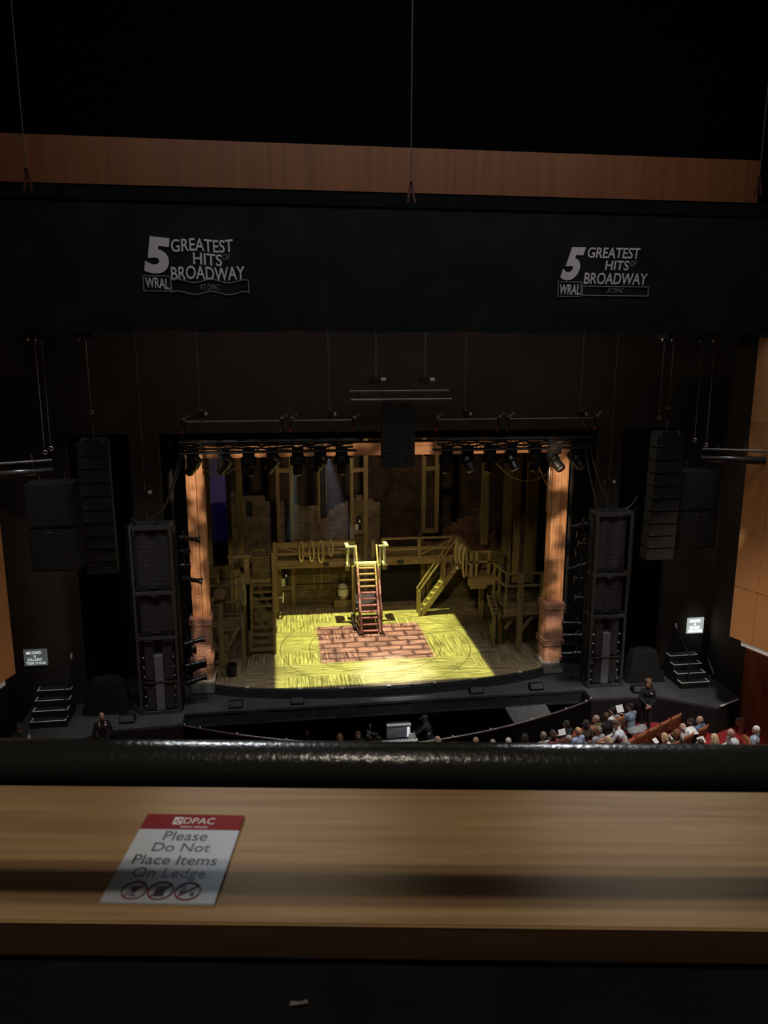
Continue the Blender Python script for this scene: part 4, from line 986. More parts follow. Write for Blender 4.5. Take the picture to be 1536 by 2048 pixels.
# ---- middle right platform with hanging ropes
mp_ = thing('side_platform', 'middle platform with rails and ropes, right of slanting stair', 'platform', (7.3, 28, .3))
MB().beam((7.03, 29.25, 3.6), (6.98, 27.05, 3.5), .08, .07).build('side_rail', M['ty'], mp_)
MB().beam((7.03, 29.25, 3.1), (6.98, 27.05, 3.0), .07, .08).build('side_rail', M['ty'], mp_)
for y in (29.2, 28.3, 27.05): MB().box(6.96, 7.06, y-.05, y+.05, 2.56, 3.5).build('baluster', M['tz'], mp_)
MB().bbox(6.95, 7.75, 27.0, 27.07, 3.47, 3.54, .008).build('front_rail', M['tx'], mp_)
MB().bbox(6.95, 7.75, 27.0, 27.07, 3.08, 3.16, .008).build('front_rail', M['tx'], mp_)
for x in (7.2, 7.68): MB().box(x-.05, x+.05, 27.0, 27.1, 2.58, 3.46).build('baluster', M['tz'], mp_)
MB().box(6.92, 8.3, 27.0, 29.25, 2.5, 2.56).build('deck', M['tx'], mp_)
MB().bbox(6.9, 8.3, 26.95, 27.12, 2.22, 2.49, .012).build('edge_beam', M['tx'], mp_)
MB().bbox(6.95, 7.6, 26.9, 26.96, 2.1, 2.3, .012).build('edge_beam', M['tx'], mp_)
MB().bbox(7.7, 7.88, 28.3, 28.48, .301, 2.49, .01).build('support_post', M['tz'], mp_)
MB().box(7.9, 8.3, 28.5, 28.6, .301, 2.49).build('plank_face', M['plankwall'], mp_)
for i, (y, w, h) in enumerate(((28.9, .16, 1.0), (28.2, .16, .85), (27.6, .18, 1.2))):
    coil(6.9, y, 3.55, w, h, 'long rope coil on the middle platform rail, %s from stair' % ORD[i], 3)
la = at(915, 1140, 29.0)
l = thing('hanging_lantern', 'small pale lantern hanging by the slanting stair top', 'lantern', (la.x, 29.0, la.z))
MB().lathe([(.03,0),(.06,.03),(.06,.2),(.02,.26)], la, 10).build('body', M['metal2'], l)
MB().lathe([(.05,.04),(.066,.05),(.066,.16),(.05,.17)], la, 10).build('glass', plain('lantern_pane', (.6, .58, .45), .3), l)
# ---- right front platform
rp = thing('side_platform', 'high railed platform behind the right column', 'platform', (8.6, 25.6, .3))
YR = 25.1
MB().bbox(7.76, 9.55, YR-.03, YR+.06, 3.15, 3.22, .008).build('front_rail', M['tx'], rp)
MB().bbox(7.76, 9.55, YR, YR+.06, 2.68, 2.78, .008).build('front_rail', M['tx'], rp)
MB().beam((7.8, YR, 3.2), (7.8, 26.9, 3.12), .07, .07).build('side_rail', M['ty'], rp)
MB().beam((7.8, YR, 2.72), (7.8, 26.9, 2.64), .06, .09).build('side_rail', M['ty'], rp)
for y in (YR+.05, 26.0, 26.7): MB().box(7.77, 7.84, y-.035, y+.035, 2.0, 3.15).build('baluster', M['tz'], rp)
for x in (8.29, 9.1): MB().bbox(x-.1, x+.1, YR-.14, YR-.035, .301, 3.2, .012).build('main_post', M['tz'], rp)
MB().bbox(9.02, 9.2, YR-.16, YR-.02, .301, .75, .01).build('post_base', M['pale'], rp)
MB().box(7.76, 9.55, YR, 26.9, 1.94, 2.0).build('deck', M['tx'], rp)
MB().bbox(7.76, 9.55, YR+.005, YR+.15, 1.62, 1.935, .012).build('edge_beam', M['tx'], rp)
MB().bbox(7.8, 9.55, YR+.16, YR+.25, 1.45, 1.62, .012).build('edge_beam', M['tx'], rp)
MB().beam((8.36, YR+.1, .95), (8.85, YR+.1, 1.6), .08, .1).build('brace', M['tx'], rp)
MB().beam((7.85, YR+.2, 1.1), (8.15, YR+.2, 1.5), .08, .1).build('brace', M['tx'], rp)
for x, y in ((7.86, 25.9), (8.75, 26.7), (8.9, 26.7)): MB().bbox(x-.07, x+.07, y-.07, y+.07, .301, 1.93, .01).build('support_post', M['tz'], rp)
st = thing('platform_ladder_stair', 'small broken step flight at the right platform edge', 'stair', (7.65, 25.9, .3))
for k in range(5):
    MB().box(7.5, 7.74, 25.55+.18*k, 25.72+.18*k, 1.55+.1*k-.0, 1.6+.1*k).build('tread', M['tx'], st)
MB().beam((7.5, 25.5, 1.45), (7.5, 26.5, 2.0), .04, .14).beam((7.74, 25.5, 1.45), (7.74, 26.5, 2.0), .04, .14).build('stringer', M['ty'], st)
for y in (25.52, 25.7): MB().box(7.5, 7.57, y, y+.06, .301, 1.5).build('leg', M['tz'], st)
t = thing('weighing_scale', 'little balance scale on the right platform rail corner', 'scale', (7.95, 27.2, 2.9))
sc_ = at(885-0+105, 1123, 27.0)
MB().box(8.05, 8.15, 26.7, 26.8, 2.001, 3.1).build('stand', M['metal2'], t)
MB().beam((7.85, 26.75, 3.12), (8.35, 26.75, 3.1), .03, .03).build('arm', M['steel'], t)
for x in (7.88, 8.32): MB().lathe([(.09,.02),(.05,0)], (x, 26.75, 3.12), 10).build('pan', M['metal2'], t)
t = thing('wooden_crate', 'dark green crate on the floor before the right platform', 'crate', (7.87, 26.25, .3))
MB().bbox(7.62, 8.12, 26.0, 26.5, .301, .93, .015).build('body', plain('crate_green', (.1, .13, .05), .7, var=.3), t)
m = MB()
for z in (.34, .9): m.box(7.615, 8.125, 25.985, 25.999, z-.035, z+.02); m.box(7.6, 7.615, 25.99, 26.5, z-.035, z+.02)
m.build('batten', plain('crate_batten', (.12, .15, .06), .7), t)
# ---- left front platform
lp = thing('side_platform', 'railed platform with wheel and braces behind left column', 'platform', (-1.9, 25.2, .3))
YL2 = 24.85
MB().bbox(-2.75, -1.35, YL2, YL2+.07, 3.2, 3.27, .008).build('front_rail', M['tx'], lp)
MB().bbox(-2.75, -1.35, YL2, YL2+.07, 2.62, 2.71, .008).build('front_rail', M['tx'], lp)
MB().box(-2.75, -1.35, YL2+.1, 26.6, 1.95, 2.02).build('deck', M['tx'], lp)
MB().bbox(-2.75, -1.35, YL2+.08, YL2+.24, 1.62, 1.945, .012).build('edge_beam', M['tx'], lp)
MB().bbox(-2.17, -1.98, YL2-.1, YL2-.005, .301, 3.1, .012).build('main_post', M['tz'], lp)
MB().lathe([(.02,0),(.2,.01),(.21,.05),(.2,.09),(.02,.1)], (-2.06, YL2-.21, 3.02), 20, 'Y').build('wheel', M['tx'], lp)
MB().bbox(-1.98, -1.86, YL2, YL2+.1, .301, 1.5, .01).build('side_post', M['tz'], lp)
MB().beam((-2.15, YL2-.02, .95), (-2.62, YL2-.02, 1.75), .07, .11).beam((-1.95, YL2-.02, .95), (-1.5, YL2-.02, 1.8), .07, .11).build('brace', M['tx'], lp)
MB().bbox(-1.42, -1.3, YL2+.02, YL2+.16, .301, 3.4, .01).build('end_post', M['tz'], lp)
for i, (x, h) in enumerate(((-1.34, .95), (-1.26, .75))):
    coil(x, YL2-.12, 3.55-.25*i, .1, h, 'rope coil on the left platform end post, %s one' % ('upper', 'lower')[i], 3)
b = thing('slatted_vat', 'tall slatted wooden vat standing on the left platform', 'vat', (-1.8, 25.9, 2.02))
m = MB()
for k in range(14):
    a = 2*PI*k/14; m.beam((-1.8+.36*math.cos(a), 26.1+.36*math.sin(a), 2.021), (-1.8+.32*math.cos(a), 26.1+.32*math.sin(a), 3.5), .13, .03, (math.cos(a), math.sin(a), 0))
m.build('staves', M['tz'], b)
MB().path([(-1.8+.37*math.cos(2*PI*k/20), 26.1+.37*math.sin(2*PI*k/20), 2.4) for k in range(20)], .02, 5, True).path([(-1.8+.35*math.cos(2*PI*k/20), 26.1+.35*math.sin(2*PI*k/20), 3.2) for k in range(20)], .02, 5, True).build('hoop', M['metal'], b)
lb = thing('side_platform', 'higher dim platform with stools at the back left', 'platform', (-1.4, 28.5, .3))
MB().box(-2.9, -1.2, 28.0, 29.4, 2.6, 2.68).build('deck', M['tx'], lb)
MB().bbox(-2.9, -1.2, 27.95, 28.08, 2.3, 2.595, .01).build('edge_beam', M['tx'], lb)
MB().bbox(-2.0, -1.2, 28.0, 28.08, 3.3, 3.42, .01).build('rail', M['tx'], lb)
for x in (-2.85, -1.3): MB().bbox(x-.07, x+.07, 28.1, 28.24, .301, 2.59, .01).build('support_post', M['tz'], lb)
for i, px in enumerate((508, 523)):
    p = at(px, 1115, 29.8)
    s = thing('wooden_stool', 'small dim stool on the back left deck, %s one' % ('left', 'right')[i], 'stool', (p.x, 29.8, 2.72))
    MB().lathe([(.16,.42),(.16,.47)], (p.x, 29.8, 2.7), 12).build('seat', M['tx'], s)
    for dx, dy in ((-.1,-.1),(.1,-.1),(-.1,.1),(.1,.1)): MB().beam((p.x+dx*1.3, 29.8+dy*1.3, 2.725), (p.x+dx, 29.8+dy, 3.12), .035, .035).build('leg', M['tz'], s)
tag(MB().box(-1.6, GX0-.1, 28.9, 30.4, 2.66, 2.72).build('landing_deck', M['tx']), 'dim landing at the head of the tall left stair', 'platform')
# ---- tall left stair
ls = thing('tall_stair', 'tall dim timber stair beside the left timber gallery', 'stair', (-.75, 27, .3))
X0, X1 = -1.12, -.37
for i in range(10):
    y = 25.95+i*.205; z = .3+.2*(i+1)
    MB().bbox(X0+.04, X1-.04, y, y+.23, z-.05, z, .008).build('tread', M['tx'], ls)
for x in (X0-.02, X1+.02): MB().beam((x, 25.92, .4), (x, 28.05, 2.42), .07, .2).build('stringer', M['ty'], ls)
MB().bbox(X0-.13, X0-.05, 25.95, 26.05, .301, 1.2, .01).build('newel', M['tz'], ls); MB().bbox(X1+.0, X1+.09, 25.95, 26.05, .301, 1.2, .01).build('newel', M['tz'], ls)
MB().bbox(X0-.28, X0-.1, 28.1, 28.25, .301, 3.4, .01).build('tall_post', M['tz'], ls); MB().bbox(X1-.02, X1+.09, 28.1, 28.2, .301, 3.45, .01).build('tall_post', M['tz'], ls)
MB().box(X0+.02, X1-.02, 28.28, 28.34, 2.35, 3.3).build('plank_gate', M['plankwall'], ls)
MB().bbox(X0-.05, X1-.03, 28.12, 28.25, 2.3, 2.42, .01).build('head_beam', M['tx'], ls)
t = thing('belaying_pin', 'pale wooden peg and pulley on the gallery corner post', 'peg', (-.15, 28, 1.3))
MB().tube((-.17, 29.6, 1.2), (.02, 29.6, 1.2), .03).tube((-.01, 29.6, 1.0), (.02, 29.6, 1.4), .03).build('pin', M['pale'], t)
MB().path([(-.12+.09*math.sin(a), 29.6, .45+.12*math.cos(a)) for a in [k*PI/6 for k in range(12)]], .03, 6, True).build('pulley', M['metal'], t)
# ---- barrel on crate
p = on(690, 1217, .3)
t = thing('wooden_box', 'low wooden box under the barrel left of centre stair', 'crate', (2.4, 30.75, .3))
MB().bbox(2.1, 2.8, 30.45, 30.95, .301, .7, .012).build('body', M['tx'], t)
MB().box(2.09, 2.81, 30.435, 30.449, .62, .69).box(2.09, 2.81, 30.435, 30.449, .31, .37).build('batten', M['tx'], t)
t = thing('barrel', 'small wooden barrel standing on a low box', 'barrel', (2.5, 30.7, .7))
MB().lathe([(.19,0),(.225,.15),(.235,.29),(.225,.43),(.2,.58),(.17,.58),(.16,.5)], (2.5, 30.7, .701), 18).build('staves', M['pale'], t, True)
MB().lathe([(.2,.08),(.218,.085),(.224,.12),(.2,.125)], (2.5, 30.7, .701), 18).lathe([(.2,.44),(.226,.445),(.222,.48),(.2,.485)], (2.5, 30.7, .701), 18).build('hoop', M['metal'], t)
t = thing('rope_bin', 'grassy bundle and dark bin at the left column foot', 'bin', (-2.0, 24.45, .3))
m = MB(); rnd = random.Random(5)
for k in range(40):
    x, y = -2.0+rnd.uniform(-.1,.1), 24.25+rnd.uniform(-.1,.1); m.tube((x, y, .301), (x+rnd.uniform(-.1,.1), y+rnd.uniform(-.08,.08), rnd.uniform(.7,1.2)), .012, .004, 4)
m.build('stalks', plain('straw', (.22, .2, .08), .9), t)
MB().lathe([(.16,0),(.19,.4),(.17,.4),(.15,.05)], (-1.75, 24.3, .301), 14).build('bin', M['metal'], t)

# ================================================================== ORCHESTRA PIT
t = thing('pit_ramp', 'grey flat ramp panel inside the right end of the pit', 'ramp', (8.1, 22.1, -1.1))
rp4 = [at(1010,1415,22.28), at(1091,1408.6,22.28), at(1111.6,1441,21.9), at(1034.7,1455.5,21.9)]
m = MB(); m.add(rp4 + [v-Vector((0,0,.06)) for v in rp4], [(0,1,2,3),(7,6,5,4),(0,4,5,1),(1,5,6,2),(2,6,7,3),(3,7,4,0)])
m.build('panel', plain('ramp_grey', (.09, .09, .092), .7), t)
MB().box(7.5, 7.6, 21.95, 22.05, -2.199, -.95).box(8.4, 8.5, 21.95, 22.05, -2.199, -.95).build('leg', M['metal'], t)
pr_ = thing('pit_rail', 'curved black pit rail with small white lights', 'rail', (CX, 19.75, FZ))
pa = smooth_arc(pitarc, 5)
m = MB()
for (x0,y0),(x1,y1) in zip(pa, pa[1:]): m.beam((x0,y0-.03,-.48),(x1,y1-.03,-.48),.04,.78)
m.build('wall_panel', plain('rail_black', (.003, .003, .003), .95, spec=.1), pr_)
MB().path([(x, y-.03, -.05) for x, y in pa], .03, 6).build('top_rail', M['metal2'], pr_)
for i in range(2, len(pa), 4):
    x, y = pa[i]; MB().ell((x, y-.03, -.01), (.03, .03, .025), 8, 6).build('light_bead', M['white'], pr_)
t = thing('cable_prop', 'crossed black struts under the left stage edge', 'strut', (-2.6, 22.2, -1))
MB().tube((-2.9, 22.2, -.6), (-2.2, 22.0, -1.5), .025).tube((-1.9, 22.2, -.6), (-2.6, 22.0, -1.1), .025).tube((-2.4, 22.1, -2.19), (-2.4, 22.1, -1.0), .03).build('strut', M['metal2'], t)
tag(MB().path([(9.4,22.2,-.5),(9.42,22.15,-1.0),(9.55,21.95,-1.25),(9.8,21.9,-1.2)], .02, 6).build('power_cable', M['blackcable']), 'hanging cable at the right corner of the pit', 'cable')
ky = on(800, 1480, -1.2)
t = thing('keyboard', 'electronic keyboard with white keys in the pit', 'keyboard', (ky.x, ky.y, -1.25))
kx0, kx1 = on(762,1481,-1.2).x, on(838,1481,-1.2).x
MB().bbox(kx0, kx1, ky.y-.14, ky.y+.16, -1.3, -1.215, .01).build('case', M['lamp'], t)
wk = MB(); nk = 36; w = (kx1-kx0-.06)/nk
for k in range(nk): wk.box(kx0+.03+k*w, kx0+.03+(k+.88)*w, ky.y-.12, ky.y+.04, -1.214, -1.195)
wk.build('white_keys', M['paper'], t)
bkk = MB()
for k in range(nk-1):
    if k % 7 not in (2, 6): bkk.box(kx0+.03+(k+.66)*w, kx0+.03+(k+1.2)*w, ky.y-.03, ky.y+.04, -1.195, -1.18)
bkk.build('black_keys', M['lamp'], t)
for x in (kx0+.15, kx1-.15): MB().beam((x, ky.y-.2, -2.199), (x, ky.y+.18, -1.31), .04, .04).beam((x, ky.y+.2, -2.199), (x, ky.y-.12, -1.31), .04, .04).build('stand_leg', M['metal'], t)
a, b_ = at(774, 1478, ky.y+.3), at(822, 1450, ky.y+.3)
t = thing('music_monitor', 'silver boxed screen lit pale above the pit keyboard', 'screen', ((a.x+b_.x)/2, ky.y+.35, a.z))
MB().bbox(a.x, b_.x, ky.y+.3, ky.y+.6, a.z, b_.z, .015).build('case', plain('case_silver', (.42, .43, .45), .4, .4), t)
MB().box(a.x+.3, b_.x-.14, ky.y+.285, ky.y+.299, a.z+.04, b_.z-.1).build('screen', plain('screen_dark', (.12, .12, .13), .2, emit=(.5,.55,.6), estr=.05), t)
MB().box(b_.x-.13, b_.x-.04, ky.y+.285, ky.y+.299, a.z+.04, b_.z-.06).build('bright_strip', plain('screen_white', (.8, .82, .85), .4, emit=(.9,.95,1), estr=.6), t)
MB().box(a.x, b_.x, ky.y+.28, ky.y+.65, b_.z+.001, b_.z+.03).build('lid', M['paper'], t)
MB().box(a.x+.1, a.x+.18, ky.y+.4, ky.y+.5, -2.199, a.z-.001).box(b_.x-.18, b_.x-.1, ky.y+.4, ky.y+.5, -2.199, a.z-.001).build('leg', M['metal'], t)
t = thing('sheet_music', 'white sheet lying at the keyboard right end', 'paper', (kx1-.1, ky.y, -1.19))
MB().box(kx1-.3, kx1-.06, ky.y+.06, ky.y+.09, -1.214, -1.05).build('sheet', M['paper'], t)
dr = at(748, 1470, ky.y+.4)
t = thing('percussion_stand', 'cluttered stand of small bright percussion pieces left of screen', 'percussion', (dr.x, ky.y+.4, -2.2))
m = MB(); rnd = random.Random(11)
for k in range(9):
    x = dr.x+rnd.uniform(-.22,.22); z = dr.z+rnd.uniform(-.1,.12); m.lathe([(.05,0),(.055,.04),(.01,.05)], (x, ky.y+.4+rnd.uniform(-.1,.1), z), 8)
m.build('cups', M['steel'], t)
MB().box(dr.x-.28, dr.x+.28, ky.y+.28, ky.y+.52, dr.z-.14, dr.z-.11).tube((dr.x, ky.y+.4, -2.199), (dr.x, ky.y+.4, dr.z-.14), .03).build('tray', M['metal'], t)
MB().tube((dr.x-.12, ky.y+.45, dr.z-.1), (dr.x-.12, ky.y+.45, dr.z+.3), .012).ell((dr.x-.12, ky.y+.43, dr.z+.32), (.04, .04, .07), 8, 6).build('stand_lamp', M['white'], t)

# ================================================================== PEOPLE
def remesh(mb, voxel, smooth_it=6):
    me = mb.mesh('tmp'); o = bpy.data.objects.new('tmp', me); COL.objects.link(o)
    r = o.modifiers.new('r', 'REMESH'); r.mode = 'VOXEL'; r.voxel_size = voxel; r.use_smooth_shade = True
    s = o.modifiers.new('s', 'SMOOTH'); s.factor = .5; s.iterations = smooth_it
    dg = bpy.context.evaluated_depsgraph_get(); out = bpy.data.meshes.new_from_object(o.evaluated_get(dg))
    bpy.data.objects.remove(o); bpy.data.meshes.remove(me)
    for p in out.polygons: p.use_smooth = True
    return out
V = Vector
def hand(mb, wrist, d, up, side, curl=.6, s=1.0):
    """palm, four fingers and a thumb; d points along the palm, up out of its back"""
    d, up = V(d).normalized(), V(up); up = (up-d*up.dot(d)).normalized(); sd = d.cross(up)*side
    w = V(wrist)
    for k in range(4):
        f = (k-1.5)*.019*s
        mb.cap(w+sd*f*.5, w+d*.085*s+sd*f, .016*s, .013*s, 8)
        L = (.062, .076, .072, .055)[k]*s
        a = w+d*.088*s+sd*f; p = a
        for j in range(3):
            an = curl*(j+.6)*.55; dd = (d*math.cos(an)-up*math.sin(an)); q = p+dd*L*(.45,.32,.25)[j]
            mb.cap(p, q, (.0105-.001*j)*s, (.0095-.001*j)*s, 7); p = q
    t0 = w+d*.02*s-sd*.03*s; t1 = t0+(d*.6-sd*.7-up*.3)*.045*s; t2 = t1+(d*.85-sd*.2-up*.35)*.035*s
    mb.cap(t0, t1, .014*s, .012*s, 7).cap(t1, t2, .0115*s, .0095*s, 7)
def head_geo(mb, c, fwd, tilt=0):
    """skull, jaw, nose, ears round centre c; local frame rotated by fwd (about Z) and tilt (about X, nods down)"""
    R = Matrix.Translation(V(c)) @ Matrix.Rotation(fwd, 4, 'Z') @ Matrix.Rotation(-tilt, 4, 'X')
    h = MB().ell((0,-.01,.02), (.076,.094,.1)).ell((0,.03,-.05), (.056,.062,.07)).ell((0,.06,-.085), (.03,.03,.025))
    h.cap((0,.088,.012), (0,.105,-.022), .009, .013, 8)
    for s in (-1, 1): h.ell((s*.078,-.005,-.01), (.012,.022,.033)); h.ell((s*.034,.078,-.03), (.024,.018,.02)); h.ell((s*.03,.083,.03), (.026,.012,.01))
    h.cap((-.02,.085,-.062), (.02,.085,-.062), .009, .009, 6)
    h.xform(R); mb.add(h.v, h.f); return R
def limb(mb, pts, rads, n=10):
    for i in range(len(pts)-1): mb.cap(pts[i], pts[i+1], rads[i], rads[i+1], n)
def make_pose(pose, female, headturn, nod, fine=False, fat=1.0):
    """returns dict of meshes in a frame with feet (standing) or floor under the seat at the origin, facing +Y"""
    b = MB(); sw = .155 if female else .185
    if pose in ('stand', 'bend', 'lean'):
        hip = V((0, 0, .92)); lean = {'stand': 0, 'lean': .32, 'bend': .55}[pose]
        ch = hip + V((0, math.sin(lean)*.38, math.cos(lean)*.38)); nk = hip + V((0, math.sin(lean)*.54, math.cos(lean)*.54)); hd = nk + V((0, .03+.05*lean, .16))
        legs = [[hip+V((s*.09,0,-.02)), V((s*.1,.01,.5)), V((s*.1,-.02,.09))] for s in (-1,1)]
        feet = [(V((s*.1,-.03,.05)), V((s*.12,.15,.035))) for s in (-1,1)]
    else:
        hip = V((0, -.02, .5)); lean = {'sit': -.12, 'read': .08, 'forward': .38}[pose]
        ch = hip + V((0, math.sin(lean)*.36, math.cos(lean)*.36)); nk = hip + V((0, math.sin(lean)*.52, math.cos(lean)*.52)); hd = nk + V((0, .03+.05*lean, .16))
        legs = [[hip+V((s*.1,.04,-.02)), V((s*.12,.44,.52)), V((s*.12,.46,.09))] for s in (-1,1)]
        feet = [(V((s*.12,.44,.05)), V((s*.13,.62,.035))) for s in (-1,1)]
    sh = [nk + V((s*sw, 0, -.055)) for s in (-1, 1)]
    if pose == 'stand':
        el = [V((s*.235, .03, 1.13)) for s in (-1,1)]; wr = [V((s*.055, .2, .97+.02*s)) for s in (-1,1)]
    elif pose == 'lean':
        el = [nk+V((-.22,.22,-.28)), nk+V((.25,.2,-.25))]; wr = [nk+V((-.12,.45,-.36)), nk+V((.2,.42,-.42))]
    elif pose == 'bend':
        el = [nk+V((s*.24,.12,-.28)) for s in (-1,1)]; wr = [nk+V((s*.14,.34,-.38)) for s in (-1,1)]
    elif pose == 'forward':
        el = [V((s*.24, .2, .66)) for s in (-1,1)]; wr = [V((s*.1, .42, .66)) for s in (-1,1)]
    elif pose == 'read':
        el = [nk+V((s*.24,.08,-.3)) for s in (-1,1)]; wr = [nk+V((s*.12,.32,-.24)) for s in (-1,1)]
    else:
        el = [nk+V((s*.24,-.0,-.32)) for s in (-1,1)]; wr = [V((s*.1, .26, .66)) for s in (-1,1)]
    # body
    b.ell(hip, (.155*fat, .11*fat, .12)); b.ell((hip+ch)/2, (.13*fat if female else .145*fat, .1*fat, .2)); b.ell(ch, (.155*fat if female else .17*fat, .11*fat, .15))
    b.cap(sh[0]+V((.03,0,0)), sh[1]-V((.03,0,0)), .06, .06); b.cap(nk-V((0,0,.06)), hd-V((0,.01,.06)), .052, .048)
    for l in legs: limb(b, l, [.085, .062, .042])
    for a, c in feet: b.cap(a, c, .045, .035)
    for k in (0, 1): limb(b, [sh[k], el[k], wr[k]], [.05, .039, .027])
    R = head_geo(b, hd, headturn, nod)
    for k, s in ((0,-1),(1,1)):
        fd = (wr[k]-el[k]).normalized()
        if pose == 'stand': hand(b, wr[k], V((-s*.8,.25,-.35)), V((0,.9,.4)), -s, .5)
        else: hand(b, wr[k], (fd+V((-s*.2,.1,0))), V((0,.2,1)), -s, .9)
    res = {'body': remesh(b, .0085 if fine else .015, 3 if fine else 4)}
    # clothing
    t = MB(); g = .014
    t.ell((hip+ch)/2-V((0,0,.05)), (.15*fat, .118*fat, .25)); t.ell(hip+V((0,0,.03)), (.165*fat,.125*fat,.1)); t.ell(ch, (.165*fat+g if not female else .16*fat+g, .122*fat, .16)); t.cap(sh[0], sh[1], .066, .066); t.cap(nk-V((0,0,.05)), nk-V((0,0,.01)), .075, .068)
    for k in (0, 1): limb(t, [sh[k], el[k], el[k].lerp(wr[k], .9)], [.066, .056, .042])
    res['shirt'] = remesh(t, .014, 5)
    l_ = MB(); l_.ell(hip-V((0,0,.02)), (.165*fat,.122*fat,.12))
    for l in legs: limb(l_, [l[0], l[1], l[2]+V((0,0,.02))], [.1, .077, .062])
    for k, l in enumerate(legs): pass
    res['trousers'] = remesh(l_, .016, 4)
    s_ = MB()
    for a, c in feet: s_.cap(a+V((0,0,-.005)), c, .053, .042); s_.cap(a+V((0,0,.02)), a+V((0,0,.05)), .05, .048)
    for v in s_.v: v.z = max(v.z, .002)
    res['shoes'] = remesh(s_, .014, 3)
    def hair(style):
        h = MB()
        if style == 'short': h.ell((0,-.022,.04), (.083,.1,.095)).ell((0,-.06,0), (.075,.055,.07))
        if style == 'bald': h.ell((0,-.055,-.015), (.081,.062,.045))
        if style in ('bob', 'long', 'curly'):
            h.ell((0,-.025,.04), (.088,.104,.1)).ell((0,-.06,-.02), (.09,.065,.11))
            for s in (-1,1): h.cap((s*.078,-.01,.03), (s*.086,-.01,-.1), .03, .034)
        if style == 'long': h.cap((0,-.085,-.03), (0,-.12,-.26), .075, .055); h.cap((-.06,-.07,-.05), (-.07,-.1,-.25), .04, .03); h.cap((.06,-.07,-.05), (.07,-.1,-.25), .04, .03)
        if style == 'curly':
            rnd = random.Random(2)
            for k in range(40):
                a, z = rnd.uniform(PI*.9, PI*2.1), rnd.uniform(-.12,.13); q = V((.09*math.cos(a), -.02+.09*math.sin(a)*.9, z)); h.ell(q, (.03,.03,.03), 8, 6)
        if style == 'bun': h.ell((0,-.022,.03), (.08,.1,.09)).ell((0,-.12,.03), (.035,.035,.035))
        h.xform(R); return remesh(h, .011, 4)
    res['hair_fn'] = hair; res['R'] = R
    def face():
        e = MB(); 
        for s in (-1,1): e.ell((s*.031,.0895,.008), (.0095,.006,.006), 8, 6)
        for s in (-1,1): e.cap((s*.018,.094,.03), (s*.045,.086,.032), .0035, .003, 6)
        e.xform(R); return e
    def mouth():
        e = MB().cap((-.018,.094,-.062), (.018,.094,-.062), .005, .005, 6).ell((0,.098,-.064), (.014,.006,.005), 8, 6); e.xform(R); return e
    def glasses():
        e = MB()
        for s in (-1,1): e.path([(s*.033+.022*math.cos(a), .1, .006+.018*math.sin(a)) for a in [k*PI/6 for k in range(12)]], .003, 5, True); e.tube((s*.055,.1,.008), (s*.08,.0,.005), .003, n=5)
        e.tube((-.011,.102,.008), (.011,.102,.008), .003, n=5); e.xform(R); return e
    res['face'] = face; res['mouth'] = mouth; res['glasses'] = glasses
    return res
_pc = {}
def pose(p, female, turn, nod, fine=False, fat=1.0):
    k = (p, female, turn, nod, fine, fat)
    if k not in _pc: _pc[k] = make_pose(*k); _pc[k]['hm'] = {}
    return _pc[k]
SKIN = [M['skin'], M['skindark'], plain('skin_pale', (.6, .38, .29), .6, var=.08)]
def person(loc, rz, label, pz, hairstyle, hairc, shirt, trousers=(.03,.03,.035), skin=0, group=None, female=False, turn=0, nod=.15, fine=False, extras=(), fat=1.0, shoes=(.02,.02,.02)):
    r = pose(pz, female, turn, nod, fine, fat)
    def slot(me):
        if not me.materials: me.materials.append(M['skin'])
        return me
    o = link('person', slot(r['body']), None, SKIN[skin]); o.location = loc; o.rotation_euler = (0, 0, rz)
    tag(o, label, 'person', group)
    link('shirt', slot(r['shirt']), o, cloth(shirt)); link('trousers', slot(r['trousers']), o, cloth(trousers)); link('shoes', slot(r['shoes']), o, cloth(shoes))
    if hairstyle:
        if hairstyle not in r['hm']: r['hm'][hairstyle] = slot(r['hair_fn'](hairstyle))
        link('hair', r['hm'][hairstyle], o, cloth(hairc))
    if 'fm' not in r: r['fm'] = slot(r['face']().mesh('eyes')); r['mm'] = slot(r['mouth']().mesh('lips'))
    link('eyes', r['fm'], o, M['eyes']); link('lips', r['mm'], o, M['lip'])
    for nm, mb, mt in extras:
        mb = mb(r) if callable(mb) else mb
        me = mb.mesh(nm, V((0,0,0)), True); me.materials.append(mt); link(nm, me, o)
    return o
def head_on(px, py, z): return on(px, py, z)
black = (.012, .012, .013)
# ushers
p = on(1297, 1367, FZ+1.62)
def collar(r): return MB().path([(-.07,.1,1.48),(-.09,.13,1.38),(-.06,.145,1.25)], .022, 6).path([(.07,.1,1.48),(.09,.13,1.4),(.07,.145,1.3)], .022, 6)
person((p.x, p.y, FZ), PI-.25, 'person in black with curly brown hair and white name badge, hands clasped', 'stand', 'curly', (.16,.085,.045), black, female=True, fine=True, turn=-.45, nod=.3,
       extras=[('name_badge', MB().bbox(-.12, -.045, .125, .14, 1.315, 1.365, .003), M['paper'])])
p = on(203, 1433, FZ+1.6)
pt = (.33,.25,.18)
person((p.x, p.y, FZ), PI+.3, 'person in black with patterned scarf, dark hair tied back, hands clasped', 'stand', 'bun', (.02,.015,.014), black, female=True, fine=True, turn=.25, nod=.2,
       extras=[('scarf', collar, cloth(pt)), ('name_badge', MB().bbox(-.11, -.05, .135, .146, 1.37, 1.41, .003), M['paper'])])
p = on(43, 1466, .62)
person((p.x, p.y, FZ), .5, 'grey-haired person in dim light at far left holding white paper', 'bend', 'short', (.12,.115,.11), (.07,.07,.075), (.02,.02,.02), turn=.2, nod=.5)
q = on(55, 1468, .4)
